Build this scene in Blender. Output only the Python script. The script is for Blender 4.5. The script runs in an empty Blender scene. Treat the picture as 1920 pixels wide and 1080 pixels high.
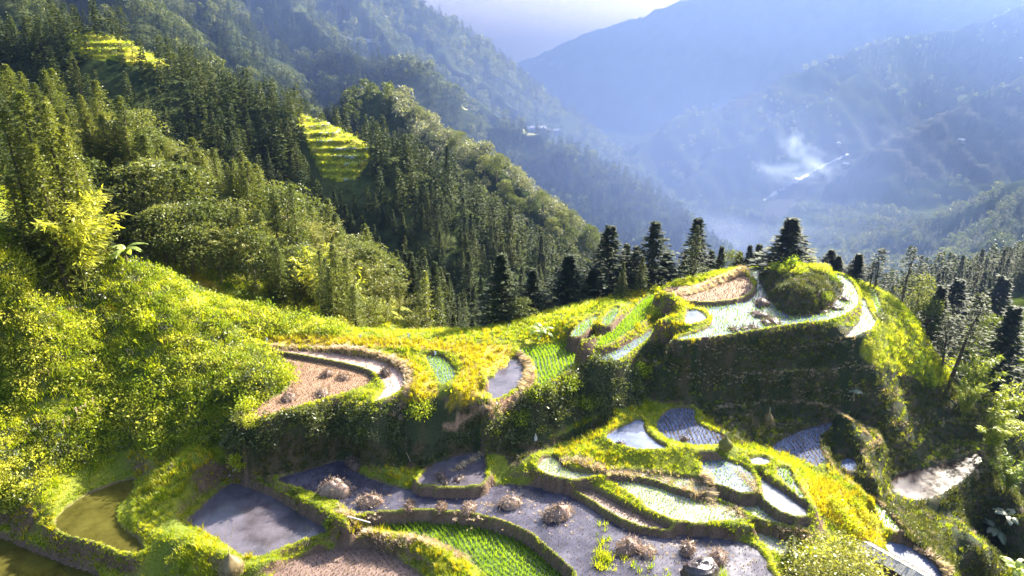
import bpy, math, random
import numpy as np
from mathutils import Vector

# ---------------------------------------------------------------- camera, sky, sun, exposure
SC = bpy.context.scene
COL = SC.collection
PITCH = math.radians(20.0)
FPX = 1280.0
cam_d = bpy.data.cameras.new('camera')
cam = bpy.data.objects.new('camera', cam_d)
COL.objects.link(cam)
cam.location = (0, 0, 0)
cam.rotation_euler = (math.pi/2 - PITCH, 0, 0)
cam_d.sensor_width = 36.0
cam_d.lens = 36.0*FPX/1920.0
cam_d.clip_start = 0.5
cam_d.clip_end = 30000
SC.camera = cam

SUN_AZ = math.radians(42.0)      # to the right of the view direction (+y)
SUN_EL = math.radians(33.0)
world = bpy.data.worlds.new('World')
SC.world = world
world.use_nodes = True
wn = world.node_tree.nodes; wl = world.node_tree.links
wn.clear()
w_out = wn.new('ShaderNodeOutputWorld'); w_bg = wn.new('ShaderNodeBackground')
w_sky = wn.new('ShaderNodeTexSky'); w_sky.sky_type = 'NISHITA'; w_sky.sun_disc = False
w_sky.sun_elevation = SUN_EL; w_sky.sun_rotation = SUN_AZ
w_sky.altitude = 600; w_sky.air_density = 1.2; w_sky.dust_density = 7.0; w_sky.ozone_density = 2.0
w_bg.inputs['Strength'].default_value = 0.07
wl.new(w_sky.outputs[0], w_bg.inputs[0]); wl.new(w_bg.outputs[0], w_out.inputs[0])

sun_d = bpy.data.lights.new('sun', 'SUN'); sun = bpy.data.objects.new('sun', sun_d); COL.objects.link(sun)
sun_d.energy = 5.0; sun_d.angle = math.radians(0.6); sun_d.color = (1.0, 0.93, 0.78)
sdir = Vector((math.sin(SUN_AZ)*math.cos(SUN_EL), math.cos(SUN_AZ)*math.cos(SUN_EL), math.sin(SUN_EL)))
sun.rotation_euler = sdir.to_track_quat('Z', 'Y').to_euler()
sun.location = (200, 300, 300)

SC.view_settings.view_transform = 'Standard'
SC.view_settings.look = 'None'
SC.view_settings.exposure = 3.15
SC.view_settings.gamma = 1.0
SC.view_settings.use_curve_mapping = False
SC.render.engine = 'CYCLES'
cy = SC.cycles
cy.use_denoising = True
cy.max_bounces = 7; cy.diffuse_bounces = 3; cy.glossy_bounces = 3; cy.transmission_bounces = 4
cy.transparent_max_bounces = 6; cy.volume_bounces = 1
cy.use_adaptive_sampling = True; cy.adaptive_threshold = 0.02
cy.sample_clamp_indirect = 6.0; cy.sample_clamp_direct = 0.0
HAZE_ON = True
HAZE_DENSITY = 0.00035

rng = np.random.default_rng(7)
random.seed(7)
CP, SP = math.cos(PITCH), math.sin(PITCH)

# ---------------------------------------------------------------- survey helpers: sight lines from the drone
def ray(px, py):
    a = (px-960.0)/FPX; b = (540.0-py)/FPX
    return np.array([a, CP + b*SP, -SP + b*CP])
def at_z(px, py, z):
    d = ray(px, py); return d*(z/d[2])
def at_y(px, py, y):
    d = ray(px, py); return d*(y/d[1])
def to_px(P):
    P = np.asarray(P, float); x, y, z = P[..., 0], P[..., 1], P[..., 2]
    f = y*CP - z*SP; u = y*SP + z*CP
    f = np.where(f < 1e-3, 1e-3, f)
    return 960 + FPX*x/f, 540 - FPX*u/f

def smooth_poly(pts, n=4, closed=True):
    P = np.asarray(pts, float); N = len(P); out = []
    rngi = range(N) if closed else range(N-1)
    for i in rngi:
        if closed:
            p0, p1, p2, p3 = P[(i-1) % N], P[i], P[(i+1) % N], P[(i+2) % N]
        else:
            p0, p1, p2, p3 = P[max(i-1, 0)], P[i], P[i+1], P[min(i+2, N-1)]
        for k in range(n):
            t = k/n
            out.append(0.5*((2*p1) + (-p0+p2)*t + (2*p0-5*p1+4*p2-p3)*t*t + (-p0+3*p1-3*p2+p3)*t**3))
    if not closed: out.append(P[-1])
    return np.array(out)
def in_poly(x, y, poly):
    x = np.asarray(x, float); y = np.asarray(y, float)
    r = np.zeros(x.shape, bool); n = len(poly); j = n-1
    for i in range(n):
        xi, yi = poly[i][0], poly[i][1]; xj, yj = poly[j][0], poly[j][1]
        if yi != yj:
            c = ((yi > y) != (yj > y)) & (x < (xj-xi)*(y-yi)/(yj-yi)+xi)
            r ^= c
        j = i
    return r
def seg_dist(x, y, a, b):
    dx, dy = b[0]-a[0], b[1]-a[1]; L = dx*dx+dy*dy+1e-12
    t = np.clip(((x-a[0])*dx+(y-a[1])*dy)/L, 0, 1)
    return np.hypot(x-(a[0]+t*dx), y-(a[1]+t*dy)), t
def poly_dist(x, y, poly, closed=True):
    d = np.full(np.shape(x), 1e9); n = len(poly)
    for i in range(n if closed else n-1):
        d = np.minimum(d, seg_dist(x, y, poly[i], poly[(i+1) % n])[0])
    return d

# value noise on arrays
def _hash(ix, iy, s):
    v = (ix.astype(np.int64)*374761393 + iy.astype(np.int64)*668265263 + s*1274126177) & 0xffffffff
    v = ((v ^ (v >> 13))*1274126177) & 0xffffffff
    return ((v ^ (v >> 16)) & 0xffff)/65535.0
def vnoise(x, y, s=0):
    x = np.asarray(x, float); y = np.asarray(y, float)
    ix = np.floor(x); iy = np.floor(y); fx = x-ix; fy = y-iy
    fx = fx*fx*(3-2*fx); fy = fy*fy*(3-2*fy)
    a = _hash(ix, iy, s); b = _hash(ix+1, iy, s); c = _hash(ix, iy+1, s); d = _hash(ix+1, iy+1, s)
    return (a*(1-fx)+b*fx)*(1-fy)+(c*(1-fx)+d*fx)*fy
def fbm(x, y, s=0, o=4):
    r = 0; a = 0.5; t = 0
    for k in range(o):
        r = r + a*vnoise(x*2**k, y*2**k, s+k*17); t += a; a *= 0.5
    return r/t*2-1

# ---------------------------------------------------------------- object helpers
def tag(o, label=None, cat=None, group=None, kind=None):
    if label: o['label'] = label
    if cat: o['category'] = cat
    if group: o['group'] = group
    if kind: o['kind'] = kind
    return o
def mesh_np(name, V, F, mats=(), midx=None, smooth=False):
    V = np.asarray(V, np.float32)
    me = bpy.data.meshes.new(name)
    if isinstance(F, np.ndarray):
        k = F.shape[1]; nf = len(F)
        me.vertices.add(len(V)); me.vertices.foreach_set('co', V.ravel())
        me.loops.add(nf*k); me.loops.foreach_set('vertex_index', F.astype(np.int32).ravel())
        me.polygons.add(nf)
        me.polygons.foreach_set('loop_start', np.arange(0, nf*k, k, dtype=np.int32))
        me.update(calc_edges=True)
    else:
        me.from_pydata([tuple(map(float, v)) for v in V], [], [tuple(map(int, f)) for f in F])
    for m in mats: me.materials.append(m)
    if midx is not None: me.polygons.foreach_set('material_index', np.asarray(midx, np.int32))
    if smooth: me.polygons.foreach_set('use_smooth', np.ones(len(me.polygons), bool))
    me.update()
    return me
def link(name, me, parent=None, loc=None, rot=None, scale=None):
    o = bpy.data.objects.new(name, me); COL.objects.link(o)
    if parent is not None: o.parent = parent
    if loc is not None: o.location = tuple(map(float, loc))
    if rot is not None: o.rotation_euler = tuple(map(float, rot))
    if scale is not None: o.scale = (scale,)*3 if np.isscalar(scale) else tuple(map(float, scale))
    return o
class MB:
    """collects pieces into one mesh"""
    def __init__(s): s.V = []; s.F = []; s.M = []
    def add(s, V, F, m=0):
        b = len(s.V); s.V.extend([tuple(map(float, v)) for v in V]); s.F.extend([tuple(int(i)+b for i in f) for f in F]); s.M.extend([m]*len(F))
    def tube(s, pts, rad, n=6, m=0, cap=True):
        pts = [Vector(p) for p in pts]; rings = []
        for i, p in enumerate(pts):
            t = (pts[min(i+1, len(pts)-1)]-pts[max(i-1, 0)]).normalized()
            u = t.cross(Vector((0.31, 0.17, 0.93)))
            if u.length < 1e-3: u = t.cross(Vector((1, 0, 0)))
            u.normalize(); v = t.cross(u)
            r = rad[i] if hasattr(rad, '__len__') else rad
            rings.append([p+(u*math.cos(2*math.pi*k/n)+v*math.sin(2*math.pi*k/n))*r for k in range(n)])
        V = [q for r in rings for q in r]; F = []
        for i in range(len(pts)-1):
            for k in range(n): F.append((i*n+k, i*n+(k+1) % n, (i+1)*n+(k+1) % n, (i+1)*n+k))
        if cap: F.append(tuple(range(n-1, -1, -1))); F.append(tuple((len(pts)-1)*n+k for k in range(n)))
        s.add(V, F, m)
    def box(s, c, size, m=0, axes=None):
        c = Vector(c); ax = axes or (Vector((1, 0, 0)), Vector((0, 1, 0)), Vector((0, 0, 1)))
        V = [c + ax[0]*(size[0]/2*i) + ax[1]*(size[1]/2*j) + ax[2]*(size[2]/2*k) for i in (-1, 1) for j in (-1, 1) for k in (-1, 1)]
        s.add(V, [(0, 1, 3, 2), (4, 6, 7, 5), (0, 4, 5, 1), (2, 3, 7, 6), (0, 2, 6, 4), (1, 5, 7, 3)], m)
    def mesh(s, name, mats, smooth=False):
        return mesh_np(name, s.V, s.F, mats, s.M, smooth)

# ---------------------------------------------------------------- materials
def mat(name, build):
    m = bpy.data.materials.new(name); m.use_nodes = True
    nt = m.node_tree; nt.nodes.clear()
    out = nt.nodes.new('ShaderNodeOutputMaterial')
    build(nt, out); return m
def N(nt, t, **kw):
    n = nt.nodes.new(t)
    for k, v in kw.items():
        if k.startswith('i_'): n.inputs[k[2:].replace('_', ' ')].default_value = v
        else: setattr(n, k, v)
    return n
def ramp(nt, fac, stops):
    r = nt.nodes.new('ShaderNodeValToRGB'); e = r.color_ramp.elements
    e[0].position, e[0].color = stops[0][0], (*stops[0][1], 1)
    e[1].position, e[1].color = stops[-1][0], (*stops[-1][1], 1)
    for p, c in stops[1:-1]:
        x = e.new(p); x.color = (*c, 1)
    nt.links.new(fac, r.inputs[0]); return r.outputs[0]
def foliage(name, cols, transl=0.45, tcol=1.5, nscale=0.6, rough=0.45, spec=0.25):
    """leaf material: colour drifts per plant and over the crown; thin leaves let the sun through"""
    def b(nt, out):
        L = nt.links
        oi = N(nt, 'ShaderNodeObjectInfo'); geo = N(nt, 'ShaderNodeNewGeometry')
        nz = N(nt, 'ShaderNodeTexNoise', i_Scale=nscale, i_Detail=3.0); L.new(geo.outputs['Position'], nz.inputs['Vector'])
        nf = N(nt, 'ShaderNodeTexNoise', i_Scale=9.0, i_Detail=1.0); L.new(geo.outputs['Position'], nf.inputs['Vector'])
        a = N(nt, 'ShaderNodeMath', operation='MULTIPLY_ADD'); L.new(oi.outputs['Random'], a.inputs[0]); a.inputs[1].default_value = 0.45
        s = N(nt, 'ShaderNodeMath', operation='MULTIPLY_ADD'); L.new(nz.outputs[0], s.inputs[0]); s.inputs[1].default_value = 0.9; s.inputs[2].default_value = -0.42
        L.new(s.outputs[0], a.inputs[2])
        s2 = N(nt, 'ShaderNodeMath', operation='MULTIPLY_ADD'); L.new(nf.outputs[0], s2.inputs[0]); s2.inputs[1].default_value = 0.7; L.new(a.outputs[0], s2.inputs[2])
        n = len(cols); c = ramp(nt, s2.outputs[0], [(0.1+0.8*i/(n-1), cols[i]) for i in range(n)])
        p = N(nt, 'ShaderNodeBsdfPrincipled', i_Roughness=rough); L.new(c, p.inputs['Base Color']); p.inputs['Specular IOR Level'].default_value = spec
        t = N(nt, 'ShaderNodeBsdfTranslucent')
        mx = N(nt, 'ShaderNodeMix', data_type='RGBA', blend_type='MULTIPLY'); mx.inputs[0].default_value = 1.0
        L.new(c, mx.inputs[6]); mx.inputs[7].default_value = (tcol, tcol*1.0, tcol*0.45, 1); L.new(mx.outputs[2], t.inputs[0])
        ms = N(nt, 'ShaderNodeMixShader', i_Fac=transl); L.new(p.outputs[0], ms.inputs[1]); L.new(t.outputs[0], ms.inputs[2])
        L.new(ms.outputs[0], out.inputs[0])
    return mat(name, b)
def plain(name, c0, c1, scale=3.0, rough=0.85, bump=0.3, bscale=12.0, spec=0.2, detail=6.0):
    def b(nt, out):
        L = nt.links; geo = N(nt, 'ShaderNodeNewGeometry')
        nz = N(nt, 'ShaderNodeTexNoise', i_Scale=scale, i_Detail=detail, i_Roughness=0.65); L.new(geo.outputs['Position'], nz.inputs['Vector'])
        c = ramp(nt, nz.outputs[0], [(0.3, c0), (0.7, c1)])
        p = N(nt, 'ShaderNodeBsdfPrincipled', i_Roughness=rough); L.new(c, p.inputs['Base Color']); p.inputs['Specular IOR Level'].default_value = spec
        nb = N(nt, 'ShaderNodeTexNoise', i_Scale=bscale, i_Detail=5.0); L.new(geo.outputs['Position'], nb.inputs['Vector'])
        bp = N(nt, 'ShaderNodeBump', i_Strength=bump, i_Distance=0.1); L.new(nb.outputs[0], bp.inputs['Height']); L.new(bp.outputs[0], p.inputs['Normal'])
        L.new(p.outputs[0], out.inputs[0])
    return mat(name, b)
# ---------------------------------------------------------------- surveyed paddies: outline on its own level
# name, kind, level, outline seen from the drone, row angle (deg, world), row gap
FIELDS = [
 ('main', 'mud', -39.0, [(520,900),(560,886),(600,874),(640,864),(664,868),(672,885),(700,900),(740,912),(800,921),(870,920),(930,910),(1000,912),(1060,925),(1110,950),(1150,975),(1200,990),(1270,1000),(1340,1008),(1400,1020),(1430,1042),(1437,1062),(1430,1095),(1130,1100),(1075,1064),(1040,1035),(1005,1005),(970,985),(920,968),(860,958),(790,955),(720,957),(668,962),(640,946),(600,928),(560,914)]),
 ('left_pond', 'pond', -40.2, [(352,975),(375,955),(400,930),(435,908),(470,915),(520,935),(560,960),(605,985),(612,998),(560,1015),(500,1040),(460,1044),(430,1025),(400,1005),(370,990)]),
 ('small_pond', 'pond', -38.1, [(785,905),(797,885),(820,868),(860,855),(905,852),(907,904),(870,911),(820,911)]),
 ('young_rice', 'green', -40.1, [(685,978),(700,970),(740,964),(820,962),(880,968),(935,987),(980,1012),(1015,1045),(1050,1072),(1070,1095),(940,1098),(905,1070),(860,1040),(800,1012),(735,996),(695,988)]),
 ('stubble_front', 'stubmud', -41.0, [(535,1060),(595,1036),(660,1026),(710,1032),(750,1052),(790,1092),(660,1110),(520,1095)]),
 ('corner_pond', 'darkpond', -42.2, [(-90,990),(0,1008),(60,1032),(130,1060),(185,1085),(150,1160),(-140,1160)]),
 ('murky_pond', 'darkpond', -40.0, [(105,975),(150,935),(195,915),(240,900),(252,905),(240,932),(218,955),(225,985),(250,1005),(268,1025),(262,1036),(225,1032),(180,1015),(120,1000)]),
 ('stubble_left', 'stub', -33.5, [(505,660),(560,669),(620,681),(685,698),(697,712),(680,725),(630,742),(580,756),(500,782),(452,791),(472,768),(510,748),(540,730),(545,705),(535,690)]),
 ('crescent', 'wetstub', -33.15, [(508,655),(560,656),(630,663),(700,673),(742,690),(757,706),(752,730),(728,745),(703,753),(716,738),(722,722),(708,704),(690,692),(640,679),(570,666)]),
 ('seedbed', 'seed', -32.8, [(800,668),(828,671),(845,685),(853,703),(832,722),(822,712),(808,688)]),
 ('shelf_pond', 'pond', -33.3, [(905,745),(916,728),(913,712),(928,708),(933,695),(950,689),(957,672),(975,675),(983,700),(975,722),(945,742),(920,753)]),
 ('saddle_rice', 'green', -32.9, [(985,652),(1060,644),(1102,640),(1108,655),(1080,680),(1050,705),(1015,728),(1008,700),(995,670),(975,660)]),
 ('slope_rice', 'green', -31.4, [(1118,641),(1160,607),(1190,577),(1215,557),(1235,550),(1225,577),(1212,597),(1180,622),(1132,650)]),
 ('slope_sliver', 'bright', -32.1, [(1120,672),(1160,655),(1200,632),(1245,607),(1240,622),(1200,645),(1165,672),(1140,680)]),
 ('spur_strip', 'seed', -31.2, [(1072,628),(1090,606),(1122,592),(1112,606),(1092,626),(1078,632)]),
 ('spur_strip_b', 'seed', -30.6, [(1128,610),(1138,590),(1158,576),(1156,590),(1142,608)]),
 ('hill_water', 'bright', -30.0, [(1285,569),(1340,571),(1390,564),(1414,547),(1419,530),(1401,518),(1410,506),(1424,505),(1422,520),(1433,545),(1452,575),(1480,592),(1520,592),(1552,582),(1570,562),(1582,545),(1575,528),(1562,515),(1580,518),(1600,535),(1609,560),(1605,575),(1580,592),(1540,602),(1470,610),(1400,621),(1330,633),(1268,636),(1312,622),(1333,610),(1333,596),(1310,581)]),
 ('inset', 'bright', -29.6, [(1289,584),(1310,583),(1325,597),(1305,606),(1286,607)]),
 ('hill_stubble', 'stub', -29.6, [(1262,554),(1300,546),(1360,527),(1396,518),(1411,535),(1405,549),(1380,560),(1330,566),(1285,563)]),
 ('hill_edge', 'bright', -31.0, [(1610,572),(1620,562),(1632,588),(1641,605),(1625,622),(1588,634),(1600,616),(1614,600)]),
 ('hill_edge_b', 'seed', -31.6, [(1632,545),(1640,545),(1652,575),(1656,592),(1648,598),(1640,572)]),
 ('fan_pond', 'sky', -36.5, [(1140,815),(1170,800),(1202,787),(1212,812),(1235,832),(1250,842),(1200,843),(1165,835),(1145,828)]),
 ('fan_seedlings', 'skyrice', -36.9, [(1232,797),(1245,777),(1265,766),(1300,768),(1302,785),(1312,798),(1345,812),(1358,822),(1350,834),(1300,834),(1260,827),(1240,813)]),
 ('long_strip', 'pale', -37.6, [(1010,878),(1018,862),(1038,858),(1058,875),(1085,886),(1150,886),(1220,889),(1300,900),(1318,911),(1312,924),(1270,914),(1230,900),(1180,891),(1120,892),(1080,897),(1040,893)]),
 ('fan_rice', 'palerice', -38.0, [(1128,896),(1190,894),(1230,906),(1280,926),(1340,941),(1385,960),(1393,972),(1340,978),(1280,977),(1230,960),(1190,931),(1160,911)]),
 ('dotted', 'stubmud', -38.5, [(1075,916),(1110,919),(1150,941),(1200,966),(1240,985),(1258,993),(1200,984),(1150,962),(1110,936)]),
 ('fan_white', 'bright', -37.1, [(1318,868),(1345,862),(1385,872),(1410,890),(1417,918),(1395,924),(1360,911),(1326,899)]),
 ('fan_bright', 'bright', -37.5, [(1421,891),(1440,905),(1480,930),(1510,953),(1508,968),(1480,964),(1450,949),(1432,930),(1427,905)]),
 ('fan_strip', 'seed', -37.2, [(1456,882),(1478,880),(1490,905),(1510,932),(1500,932),(1472,905)]),
 ('fan_green', 'palerice', -38.2, [(1335,922),(1380,931),(1445,955),(1490,975),(1515,989),(1470,984),(1400,963),(1350,938)]),
 ('fan_tip', 'bright', -36.9, [(1404,860),(1438,859),(1440,868),(1420,873)]),
 ('fan_low', 'palerice', -39.1, [(1412,1001),(1450,1006),(1488,1025),(1497,1043),(1460,1040),(1427,1016)]),
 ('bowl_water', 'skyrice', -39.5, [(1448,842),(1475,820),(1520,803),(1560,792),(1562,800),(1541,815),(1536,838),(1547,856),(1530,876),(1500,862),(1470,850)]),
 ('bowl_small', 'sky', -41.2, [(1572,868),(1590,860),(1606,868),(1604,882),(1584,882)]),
 ('bowl_low', 'shade', -45.0, [(1670,905),(1690,888),(1740,877),(1800,862),(1835,850),(1843,862),(1822,888),(1780,918),(1740,937),(1700,935),(1676,922)]),
 ('bowl_rice', 'shaderice', -42.2, [(1628,938),(1650,948),(1690,992),(1698,1008),(1675,1000),(1646,972)]),
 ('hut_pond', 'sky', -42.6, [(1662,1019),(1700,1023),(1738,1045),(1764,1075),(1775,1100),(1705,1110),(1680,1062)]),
 ('ravine_pond', 'darkpond', -36.3, [(602,572),(618,568),(630,580),(630,610),(620,622),(606,612)]),
]
FLD = []
for nm, kd, z, pts in FIELDS:
    sp = smooth_poly(pts, 4)
    W = np.array([at_z(a, b, z)[:2] for a, b in sp])
    FLD.append(dict(name=nm, kind=kd, z=z, P=W))
# banks (ridge lines): crest seen from the drone, level, half width
BANKS = [
 (-36.25, .35, [(1200,783),(1215,800),(1232,822),(1262,838),(1300,843),(1340,846)]),
 (-37.3, .35, [(1000,858),(1040,852),(1062,868),(1095,880),(1160,880),(1230,884),(1310,894)]),
 (-38.0, .3, [(1000,895),(1060,898),(1120,912),(1170,938),(1230,968),(1290,985),(1370,985),(1430,985)]),
 (-39.6, .3, [(690,1000),(760,1005),(820,1028),(860,1060),(890,1090)]),
 (-40.0, .3, [(640,1008),(720,1012),(780,1030),(830,1068),(850,1095)]),
 (-38.75, .35, [(455,880),(480,895),(520,915),(560,935),(600,955),(640,975),(655,990)]),
 (-39.95, .3, [(600,1015),(540,1040),(480,1060),(430,1062)]),
 (-39.3, .45, [(320,880),(290,900),(262,930),(255,960),(275,990),(320,1010),(380,1020),(430,1040)]),
 (-41.6, .3, [(0,992),(60,1018),(130,1045),(200,1075),(240,1095)]),
 (-37.85, .3, [(910,848),(916,880),(915,912)]),
 (-32.6, .35, [(480,645),(560,650),(640,655),(720,664),(770,690),(785,715),(780,740)]),
 (-32.4, .35, [(760,655),(830,660),(865,685),(870,710),(858,735)]),
 (-32.3, .35, [(850,660),(900,690),(915,720),(912,750)]),
 (-30.3, .3, [(1085,640),(1140,618),(1180,588),(1205,562)]),
 (-31.8, .3, [(1112,655),(1150,648),(1190,625),(1225,600)]),
 (-29.0, .4, [(1255,550),(1300,541),(1350,522),(1400,505)]),
 (-38.9, .35, [(1400,995),(1450,998),(1500,1018),(1530,1040)]),
 (-37.0, .3, [(1420,875),(1450,895),(1490,925),(1525,950)]),
 (-34.5, .3, [(1250,700),(1350,705),(1450,700),(1560,695),(1640,690)]),
 (-35.3, .3, [(1300,720),(1400,715),(1500,712),(1560,708)]),
 (-37.6, .3, [(1340,765),(1400,757),(1480,755),(1540,760),(1590,785)]),
 (-41.0, .3, [(1545,850),(1575,890),(1620,925),(1680,975),(1720,1015)]),
 (-40.3, .3, [(1600,790),(1650,820),(1620,850),(1640,900)]),
 (-42.2, .35, [(1700,1012),(1745,1035),(1785,1080)]),
 (-29.3, .5, [(1210,555),(1245,550),(1275,565),(1280,590),(1240,600)]),
]
CTL = []   # (px, py, z) spot heights
def ctl(z, *pp):
    for p in pp: CTL.append((p[0], p[1], z))
ctl(-37.9, (430,838),(520,852),(640,856),(760,846),(870,838),(960,845))
ctl(-37.0, (1040,805),(1090,790)); ctl(-36.3, (1130,770),(1190,752)); ctl(-36.2, (1230,750),(1290,755))
ctl(-33.2, (445,797),(580,765),(690,760),(770,755),(800,745)); ctl(-33.6,(830,800),(920,760),(990,730),(1040,720),(1090,700))
ctl(-36.0, (620,800),(760,800),(930,800),(1060,770))
ctl(-24.4, (230,495)); ctl(-27.3,(320,525)); ctl(-29.8,(400,560)); ctl(-31.5,(500,585)); ctl(-32.6,(600,615),(560,600))
ctl(-21.0,(0,500)); ctl(-26.0,(0,600)); ctl(-31.0,(0,700)); ctl(-34.5,(0,790),(100,775)); ctl(-36.5,(0,870)); ctl(-38.2,(60,920),(20,940)); ctl(-40.4,(100,1005),(20,985))
ctl(-27.5,(120,590)); ctl(-29,(300,600)); ctl(-33.0,(300,700)); ctl(-32.2,(400,660),(460,665)); ctl(-32.3,(515,690),(500,720)); ctl(-33.6,(440,740)); ctl(-35.5,(380,780)); ctl(-37.4,(210,825),(350,835),(280,850)); ctl(-35.3,(200,760),(270,770))
ctl(-37.9,(300,872)); ctl(-37.0,(430,842),(380,860)); ctl(-38.8,(350,930),(330,960)); ctl(-38.4,(470,870))
ctl(-32.5,(640,636),(720,638),(800,642),(900,648),(980,645)); ctl(-33,(560,628))
ctl(-37.4,(740,880),(690,872)); ctl(-37.2,(950,880),(980,860))
ctl(-36.9,(1080,850),(1120,840)); ctl(-37.0,(1110,868),(1230,868),(1300,875)); ctl(-36.7,(1350,850),(1300,850)); ctl(-36.4,(1365,832))
ctl(-30.0,(1500,515),(1460,518),(1550,520)); 
ctl(-29.3,(1230,560)); ctl(-29.8,(1120,600),(1180,560)); ctl(-31.8,(1050,622),(1030,640)); ctl(-31.5,(1240,640))
ctl(-30.4,(1640,535)); ctl(-31.5,(1670,560)); ctl(-33,(1700,600)); ctl(-36,(1740,640)); ctl(-38.5,(1755,685)); ctl(-35.5,(1690,660)); ctl(-38,(1690,710)); ctl(-33.2,(1640,650)); ctl(-32.5,(1600,650))
ctl(-33.2,(1300,680),(1450,670)); ctl(-35.0,(1300,712),(1500,705)); ctl(-36.6,(1300,745),(1400,745)); ctl(-37.0,(1500,745)); ctl(-37.6,(1400,790)); ctl(-38.3,(1400,830)); ctl(-38.2,(1560,775)); ctl(-40,(1620,800)); ctl(-41.2,(1640,860)); ctl(-42,(1700,820)); ctl(-43.5,(1780,800)); ctl(-45,(1860,830)); ctl(-40,(1700,745)); ctl(-42,(1800,740)); ctl(-45,(1900,780))
ctl(-41.5,(1600,905)); ctl(-43.5,(1660,955)); ctl(-45.5,(1750,960)); ctl(-46.5,(1850,920)); ctl(-47,(1900,960)); ctl(-44.5,(1780,1030)); ctl(-46,(1850,1040))
ctl(-38.6,(1530,910)); ctl(-39.2,(1560,940)); ctl(-40.5,(1600,960)); ctl(-41.6,(1645,990)); ctl(-40.7,(1600,1010)); ctl(-39.6,(1540,990)); ctl(-41.8,(1650,1050)); ctl(-40.3,(1520,1060)); ctl(-39.8,(1490,1060)); ctl(-41.6,(1620,1075))
# spot heights by distance, out of or behind the picture's near ground: (px, y, z)
SPOT = [(700,83,-38),(800,83,-38),(900,84,-38),(640,85,-38),(980,86,-37),(700,95,-52),(850,95,-52),(950,96,-50),(600,89,-36.6),(560,88,-37.5),(600,100,-56),(750,112,-66),(900,112,-66),(450,88,-37),(400,92,-41),(300,84,-31),(220,86,-30),(300,95,-38),(100,80,-19),(0,74,-15),(-150,64,-15),(-150,78,-9),(-150,95,-3),(0,95,-10),(130,95,-22),(-300,60,-12),(-150,52,-27),(-150,45,-36),(-300,45,-33),(0,112,-15),(200,112,-27),(-200,112,-5),(350,112,-42),(450,108,-50),
 (1050,88,-36),(1100,92,-37),(1200,96,-37),(1300,98,-37),(1400,100,-36),(1500,100,-35),(1050,108,-55),(1200,115,-56),(1400,118,-55),(1600,116,-55),(1600,98,-36),(1700,98,-40),(1800,96,-45),(1750,86,-40),(1900,92,-44),(1950,84,-50),(2050,90,-48),(2200,90,-46),(1800,84,-46),(1800,115,-60),(2000,110,-60),(2200,112,-62),(2050,70,-55),(2000,60,-53),(2200,60,-60),(2000,50,-52),(1850,47,-49),(1600,40,-45),(1300,40,-42),(1000,40,-41.6),(700,40,-43),(400,40,-44),(200,40,-46),(0,40,-43)]
GX0, GX1, GY0, GY1, GS = -78.0, 96.0, 38.5, 118.0, 0.22
gx = np.arange(GX0, GX1, GS); gy = np.arange(GY0, GY1, GS)
X, Y = np.meshgrid(gx, gy)
pts = [at_z(a, b, z) for a, b, z in CTL] + [np.array([ray(a, 540)[0]/CP*y, y, z]) for a, y, z in SPOT]
for f in FLD:
    st = max(1, len(f['P'])//14)
    for p in f['P'][::st]: pts.append(np.array([p[0], p[1], f['z']]))
for z, w, pl in BANKS:
    for p in pl: q = at_z(p[0], p[1], z-.25); pts.append(q)
pts = np.array(pts)
# fit a smooth ground through the survey (thin plate)
def tps_fit(P, lam=25.0):
    n = len(P); d = np.hypot(P[:, None, 0]-P[None, :, 0], P[:, None, 1]-P[None, :, 1])/20.0
    K = np.where(d > 0, d*d*np.log(d+1e-12), 0) + np.eye(n)*lam*1e-4
    Q = np.c_[np.ones(n), P[:, :2]/20.0]
    A = np.zeros((n+3, n+3)); A[:n, :n] = K; A[:n, n:] = Q; A[n:, :n] = Q.T
    b = np.zeros(n+3); b[:n] = P[:, 2]
    w = np.linalg.lstsq(A, b, rcond=None)[0]
    return w
TW = tps_fit(pts)
def tps(x, y):
    r = TW[-3] + TW[-2]*x/20 + TW[-1]*y/20
    for i in range(len(pts)):
        d2 = ((x-pts[i, 0])**2 + (y-pts[i, 1])**2)/400.0
        r = r + TW[i]*0.5*d2*np.log(d2+1e-12)
    return r
base = np.clip(tps(X, Y), -72, 2)
edgefade = np.clip((Y-104)/10, 0, 1)
base = base - 9*edgefade**2
base += 0.25*fbm(X*0.22, Y*0.22, 3) + 0.14*fbm(X*0.9, Y*0.9, 5)
fix = np.zeros(X.shape, bool); FZ = np.full(X.shape, -999.0); isfield = np.full(X.shape, -1)
order = sorted(range(len(FLD)), key=lambda i: FLD[i]['z'])
fdist = np.full(X.shape, 99.0)
for i in order:
    f = FLD[i]; P = f['P']
    i0, i1 = np.searchsorted(gx, [P[:, 0].min()-2, P[:, 0].max()+2]); j0, j1 = np.searchsorted(gy, [P[:, 1].min()-2, P[:, 1].max()+2])
    if i1-i0 < 2 or j1-j0 < 2: continue
    xs = X[j0:j1, i0:i1]; ys = Y[j0:j1, i0:i1]
    ins = in_poly(xs, ys, P); d = poly_dist(xs, ys, P)
    ring = (~ins) & (d < 0.46)
    zz = FZ[j0:j1, i0:i1]; ff = isfield[j0:j1, i0:i1]; fd = fdist[j0:j1, i0:i1]
    fd[:] = np.minimum(fd, np.where(ins, 0, d))
    hr = f['z'] + 0.30*np.clip(1.3-(d/0.46)**2, 0, 1) + 0.05*fbm(xs*1.3, ys*1.3, i)
    up = ring & (hr > zz); zz[up] = hr[up]; ff[up] = -1
    zz[ins] = f['z']-0.15; ff[ins] = i
    FZ[j0:j1, i0:i1] = zz; isfield[j0:j1, i0:i1] = ff; fdist[j0:j1, i0:i1] = fd
fix = FZ > -900
bankm = np.zeros(X.shape)
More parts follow.
